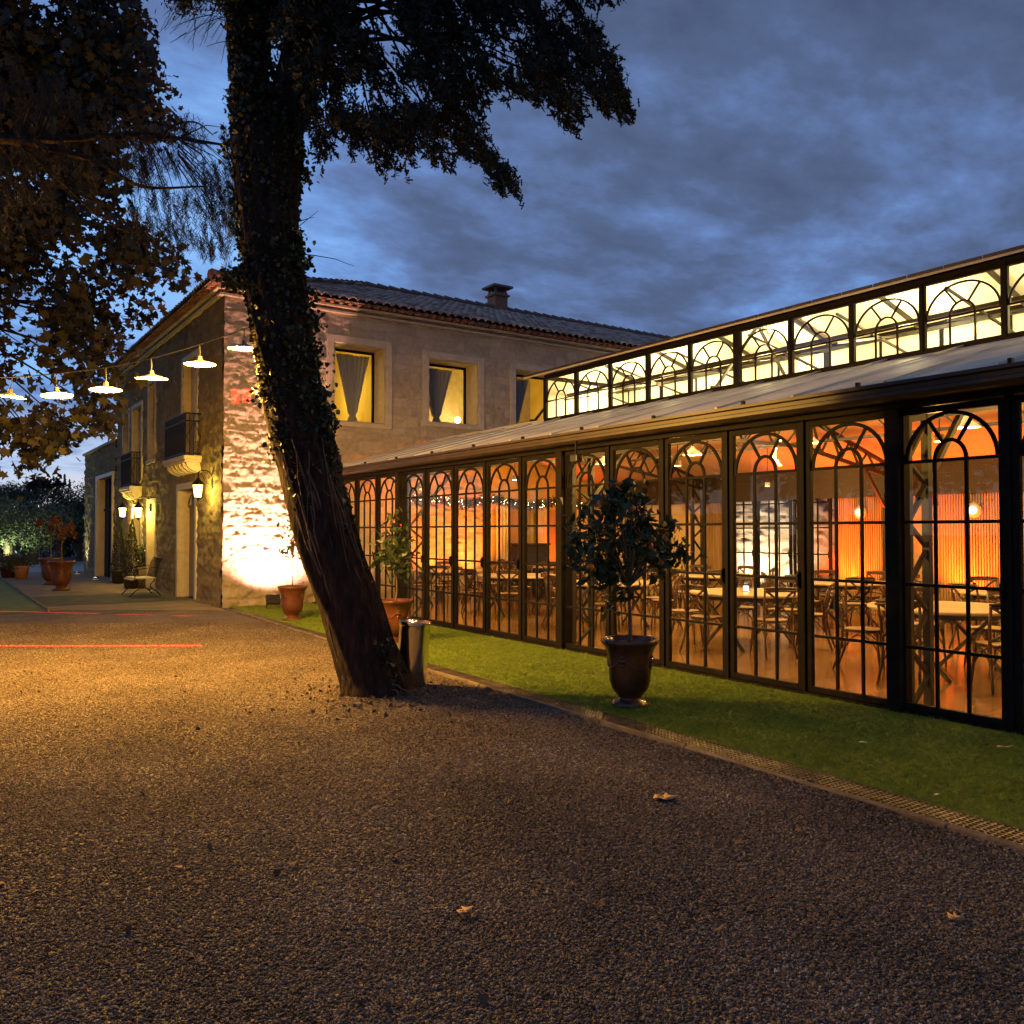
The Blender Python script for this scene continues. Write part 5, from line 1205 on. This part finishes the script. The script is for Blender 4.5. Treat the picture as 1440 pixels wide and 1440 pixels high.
for (px, dz) in ((325, .0), (345, 0.0)):
    p = Vector(W(px, 556, 18.3)); laser(LZ, p, .009, .016, 14000, (1,0,0))
t = thing('projector', 'small black light projector fixed under the glasshouse gutter', 'projector', (6.72, 8.4, 2.52)); MB().box(-.05,.05,-.07,.07,-.04,.05).build('housing', 'tableleg', t, bevel=.01); MB().box(-.01,.01,-.01,.01,.051,.22).build('bracket', 'iron', t)
# ================================================================== FALLEN LEAVES
def fallen(px, py, m, size, lb, tm='plane', zo=.012):
    z = F*HC/(py-748); p = Vector(W(px, py, z)); P = np.array([(0,0,0)]); T = leaves('fallen_leaf', np.array([(0.,0.,0.)]), size, m, None, tm, D=np.array([(1., random.uniform(-1,1), .1)]), jitter=0)
    me = T.data; co = np.zeros(len(me.vertices)*3); me.vertices.foreach_get('co', co); co = co.reshape(-1, 3); r_ = np.hypot(co[:, 0], co[:, 1]); co[:, 2] = .35*r_**1.3/size**.3*np.sin(np.arange(len(r_))*1.7)**2
    me.vertices.foreach_set('co', co.ravel()); T.location = (p.x, p.y, zo+ghz(np.array([p.x]), np.array([p.y]))[0]*0+.01); tag(T, lb, 'leaf', 'fallen leaves'); sm = T.modifiers.new('thick', 'SOLIDIFY'); sm.thickness = .002; return T
fallen(935,1127,'leaf_dry',.16,'curled tan leaf on the gravel below the near urn')
fallen(1344,1298,'leaf_dry',.07,'small pale leaf on the dark gravel near the right edge')
fallen(710,1106,'leaf_black',.06,'small black leaf on open gravel in the middle')
fallen(1412,1061,'leaf_dry',.10,'dry brown leaf on the turf by the right edge',zo=.045)
fallen(1136,1104,'leaf_black',.06,'blackened leaf lying on the drain kerb')
fallen(355,868,'leaf_dry',.2,'orange leaf at the turf edge beside the red urn',zo=.04)
fallen(1213,1054,'flower',.05,'white petal on the turf before the near doors','leaf',.045)
fallen(1318,1130,'flower',.04,'white petal on the turf near the drain','leaf',.045)
fallen(655,1288,'leaf_dry',.06,'pale straw coloured leaf in the foreground gravel')
# loose litter: crumbs of leaf and bark over the gravel, thickest round the trunk foot
n1_ = 260; n2_ = 240
a_ = rng.uniform(0, 2*PI, n1_); r_ = .35+np.abs(rng.normal(size=n1_))*.45; LX = np.concatenate([base.x+r_*np.cos(a_), rng.uniform(-5, 4.2, n2_)]); LY = np.concatenate([base.y+r_*np.sin(a_), rng.uniform(1.8, 13, n2_)])
P = np.stack([LX, LY, ghz(LX, LY)+.012+.01*rng.random(len(LX))], -1)
tag(leaves('leaf_litter', P, .038, 'leaf_litter', None, 'ivy', flat=.85), 'crumbs of dead leaf and bark strewn over the gravel', 'leaf litter', kind='stuff')
# ================================================================== DISTANCE
def tree_at(px, z, h, w_, kind, lb, name, m='leaf_far', n=1200, cat='tree'):
    p = W(px, 748, z); t = thing(name, lb, cat, (p[0], p[1], 0), random.uniform(0, 6), 'trees beyond the drive')
    mb = MB(); mb.tube(catmull([(0,0,-.1),(.05,.0,h*.3),(0,.05,h*.55)], 3), list(np.linspace(.05*w_, .03*w_, 7)), 6); mb.build('trunk', 'stem', t)
    if kind == 'round':
        bl = [(random.uniform(-.3,.3)*w_, random.uniform(-.3,.3)*w_, h*random.uniform(.45,.72), w_*random.uniform(.25,.38), w_*.33, h*random.uniform(.2,.3)) for _ in range(7)]
        Q = clump(blob_pts(bl, n), 5, .16); s = .16
    elif kind == 'spire':
        zs = rng.random(n*2)**1.1; a = rng.uniform(0, 2*PI, n*2); r_ = w_*.5*np.minimum(1, (1-zs)*2.2)*(.6+.5*rng.random(n*2)); Q = np.stack([r_*np.cos(a), r_*np.sin(a), zs*h], -1); s = .15
    else:
        bl = [(0, 0, h*.86, w_*.5, w_*.5, h*.13), (w_*.2, 0, h*.8, w_*.3, w_*.3, h*.1)]; Q = clump(blob_pts(bl, n), 5, .15); s = .16
    leaves('crown', Q, s, m, t); return t
tree_at(12, 41, 3.6, 4.2, 'round', 'silvery olive tree, lowest and brightest, uplit at the left edge', 'olive_tree', 'leaf_olive', 1500)
tree_at(50, 43, 3.3, 3.2, 'round', 'greyish olive tree just right of the uplit one', 'olive_tree', 'leaf_olive', 1300)
tree_at(-90, 44, 4.4, 5, 'round', 'broad dark tree outside the left edge', 'far_tree')
tree_at(4, 56, 5.2, 5, 'round', 'rounded dark tree behind the uplit olive', 'far_tree')
tree_at(38, 60, 5.0, 4.5, 'umbrella', 'umbrella pine on the skyline left of the twin palms', 'stone_pine')
tree_at(80, 55, 4.6, 1.9, 'spire', 'broad pointed cypress, leftmost on the skyline', 'far_cypress', 'leaf_dark')
tree_at(90, 56, 5.4, .75, 'spire', 'slim cypress spire, taller of the pair', 'far_cypress', 'leaf_dark', 500)
tree_at(97, 57, 5.1, .8, 'spire', 'slim cypress spire, shorter of the pair', 'far_cypress', 'leaf_dark', 500)
tree_at(112, 48, 4.6, 3.6, 'round', 'dark bushy tree against the far end of the wing', 'far_tree')
tree_at(82, 46, 3.3, 4.0, 'round', 'low dark shrubby tree below the cypress spires', 'far_tree')
tree_at(140, 52, 4.9, 4, 'round', 'dark tree mostly hidden behind the wing', 'far_tree')
for k in range(6): tree_at(-160-k*90, 50+k*2, 4.5+random.random(), 5.5, 'round', f'dark tree of the field edge beyond the left frame, {["first","second","third","fourth","fifth","sixth"][k]} outwards', 'far_tree', n=500)
p = W(61, 748, 50); t = thing('palm_tree', 'thin twin stemmed palm sticking up above the far trees', 'tree', (p[0], p[1], 0))
for dx in (-.12, .12): MB().tube([(dx,0,0),(dx*1.4,0,2.4),(dx*2.0,0,4.3)], .045, 6).build('trunk', 'stem', t)
P = np.concatenate([np.stack([rng.normal(size=70)*.34+dx, rng.normal(size=70)*.3, 4.45+rng.normal(size=70)*.18], -1) for dx in (-.3, .3)]); leaves('crown', P, .5, 'leaf_dark', t)
hp = [(x, y) for x, y in ((-60,66),(-20,64),(10,62),(30,60),(60,60))]
mb = MB()
xs = np.linspace(-60, 60, 240); P = np.concatenate([np.stack([xs[rng.integers(0, 240, 9000)]+rng.normal(size=9000)*.3, 62+rng.normal(size=9000)*1.2, rng.random(9000)**.7*3.4], -1)]); tag(leaves('hedge_mass', P, .7, 'leaf_far', None), 'long dark hedge and brush mass closing the view beyond the far drive', 'hedge', kind='stuff')
o = light('olive uplight', 'SPOT', (*W(2, 748, 40)[:2], .1), 500, (.8,1,.5), .1, spot_size=R(120), spot_blend=.8); aim(o, (*W(12, 748, 41)[:2], 2.2))
# ================================================================== SKY, SUN, CAMERA
w_ = bpy.data.worlds.new('World'); scene.world = w_; w_.use_nodes = True; nt = w_.node_tree; nt.nodes.clear(); L = nt.links
tc = nt.nodes.new('ShaderNodeTexCoord'); sx = nt.nodes.new('ShaderNodeSeparateXYZ'); L.new(tc.outputs['Generated'], sx.inputs[0])
def mth(op, a, b=0, c=None, clamp=False):
    n = nt.nodes.new('ShaderNodeMath'); n.operation = op; n.use_clamp = clamp
    for i, v in enumerate((a, b) if c is None else (a, b, c)):
        if isinstance(v, (int, float)): n.inputs[i].default_value = v
        else: L.new(v, n.inputs[i])
    return n.outputs[0]
zc = mth('MAXIMUM', sx.outputs[2], 0.0); den = mth('ADD', zc, .16)
cx = nt.nodes.new('ShaderNodeCombineXYZ'); L.new(mth('DIVIDE', sx.outputs[0], den), cx.inputs[0]); L.new(mth('DIVIDE', sx.outputs[1], den), cx.inputs[1]); cx.inputs[2].default_value = 3.7
def wn(scale, det, rgh, off=0, dist=0.0):
    mp = nt.nodes.new('ShaderNodeMapping'); mp.inputs['Location'].default_value = (off, off*.7, 0); mp.inputs['Rotation'].default_value = (0,0,-.62); mp.inputs['Scale'].default_value = (1, 1.35, 1); L.new(cx.outputs[0], mp.inputs[0])
    n = nt.nodes.new('ShaderNodeTexNoise'); n.inputs['Scale'].default_value = scale; n.inputs['Detail'].default_value = det; n.inputs['Roughness'].default_value = rgh; n.inputs['Distortion'].default_value = dist; L.new(mp.outputs[0], n.inputs[0]); return n.outputs['Fac']
n1 = wn(.42, 8, .5, 4.2, .2); n2 = wn(2.3, 10, .62, 1.1, .1)
mixn = mth('ADD', mth('MULTIPLY', n1, .80), mth('MULTIPLY', n2, .62))
# bias: clouds break open low over the house and to the left, close overhead and to the right
side = mth('SUBTRACT', mth('MULTIPLY', sx.outputs[1], .62), mth('MULTIPLY', sx.outputs[0], .62))
bias = mth('MULTIPLY', side, .17); fac = mth('ADD', mth('ADD', mth('ADD', mixn, -.095), bias), mth('MULTIPLY', zc, -.16))
r = ramp(nt, [(.34, (.040,.058,.112)), (.46, (.060,.090,.175)), (.54, (.085,.140,.30)), (.61, (.115,.225,.48)), (.70, (.18,.35,.68))]); L.new(fac, r.inputs[0])
# pale band at the horizon towards the left
hb = mth('MULTIPLY', mth('SUBTRACT', 1, mth('MULTIPLY', zc, 7.0, None, False), None, True), mth('MULTIPLY', mth('SUBTRACT', side, .05, None, False), 2.6, None, True), None, True)
r2 = ramp(nt, [(.30, (.14,.19,.32)), (.42, (.50,.50,.50)), (.6, (.62,.54,.44))]); L.new(n2, r2.inputs[0])
mx = nt.nodes.new('ShaderNodeMix'); mx.data_type = 'RGBA'; L.new(hb, mx.inputs[0]); L.new(r.outputs[0], mx.inputs[6]); L.new(r2.outputs[0], mx.inputs[7])
sky = nt.nodes.new('ShaderNodeTexSky'); sky.sky_type = 'NISHITA'; sky.sun_disc = False; sky.sun_elevation = R(-2.5) if False else R(0.5); sky.sun_rotation = R(-50)
bg1 = nt.nodes.new('ShaderNodeBackground'); L.new(mx.outputs[2], bg1.inputs[0]); bg1.inputs[1].default_value = 1.5
bg2 = nt.nodes.new('ShaderNodeBackground'); L.new(sky.outputs[0], bg2.inputs[0]); bg2.inputs[1].default_value = .004
ads = nt.nodes.new('ShaderNodeAddShader'); L.new(bg1.outputs[0], ads.inputs[0]); L.new(bg2.outputs[0], ads.inputs[1])
wo = nt.nodes.new('ShaderNodeOutputWorld'); L.new(ads.outputs[0], wo.inputs[0])
cam = bpy.data.cameras.new('camera'); co = bpy.data.objects.new('camera', cam); col.objects.link(co); scene.camera = co
co.location = (0, 0, HC); co.rotation_euler = (R(90)+PITCH, 0, -YAW); cam.sensor_width = 36; cam.lens = 36*F/1440; cam.clip_end = 2000; cam.clip_start = .05
scene.view_settings.view_transform = 'Standard'; scene.view_settings.look = 'None'; scene.view_settings.exposure = 0; scene.view_settings.gamma = 1
scene.cycles.use_denoising = True; scene.cycles.denoiser = 'OPENIMAGEDENOISE'
scene.cycles.max_bounces = 8; scene.cycles.transparent_max_bounces = 24; scene.cycles.sample_clamp_indirect = 4; scene.cycles.caustics_reflective = False; scene.cycles.caustics_refractive = False
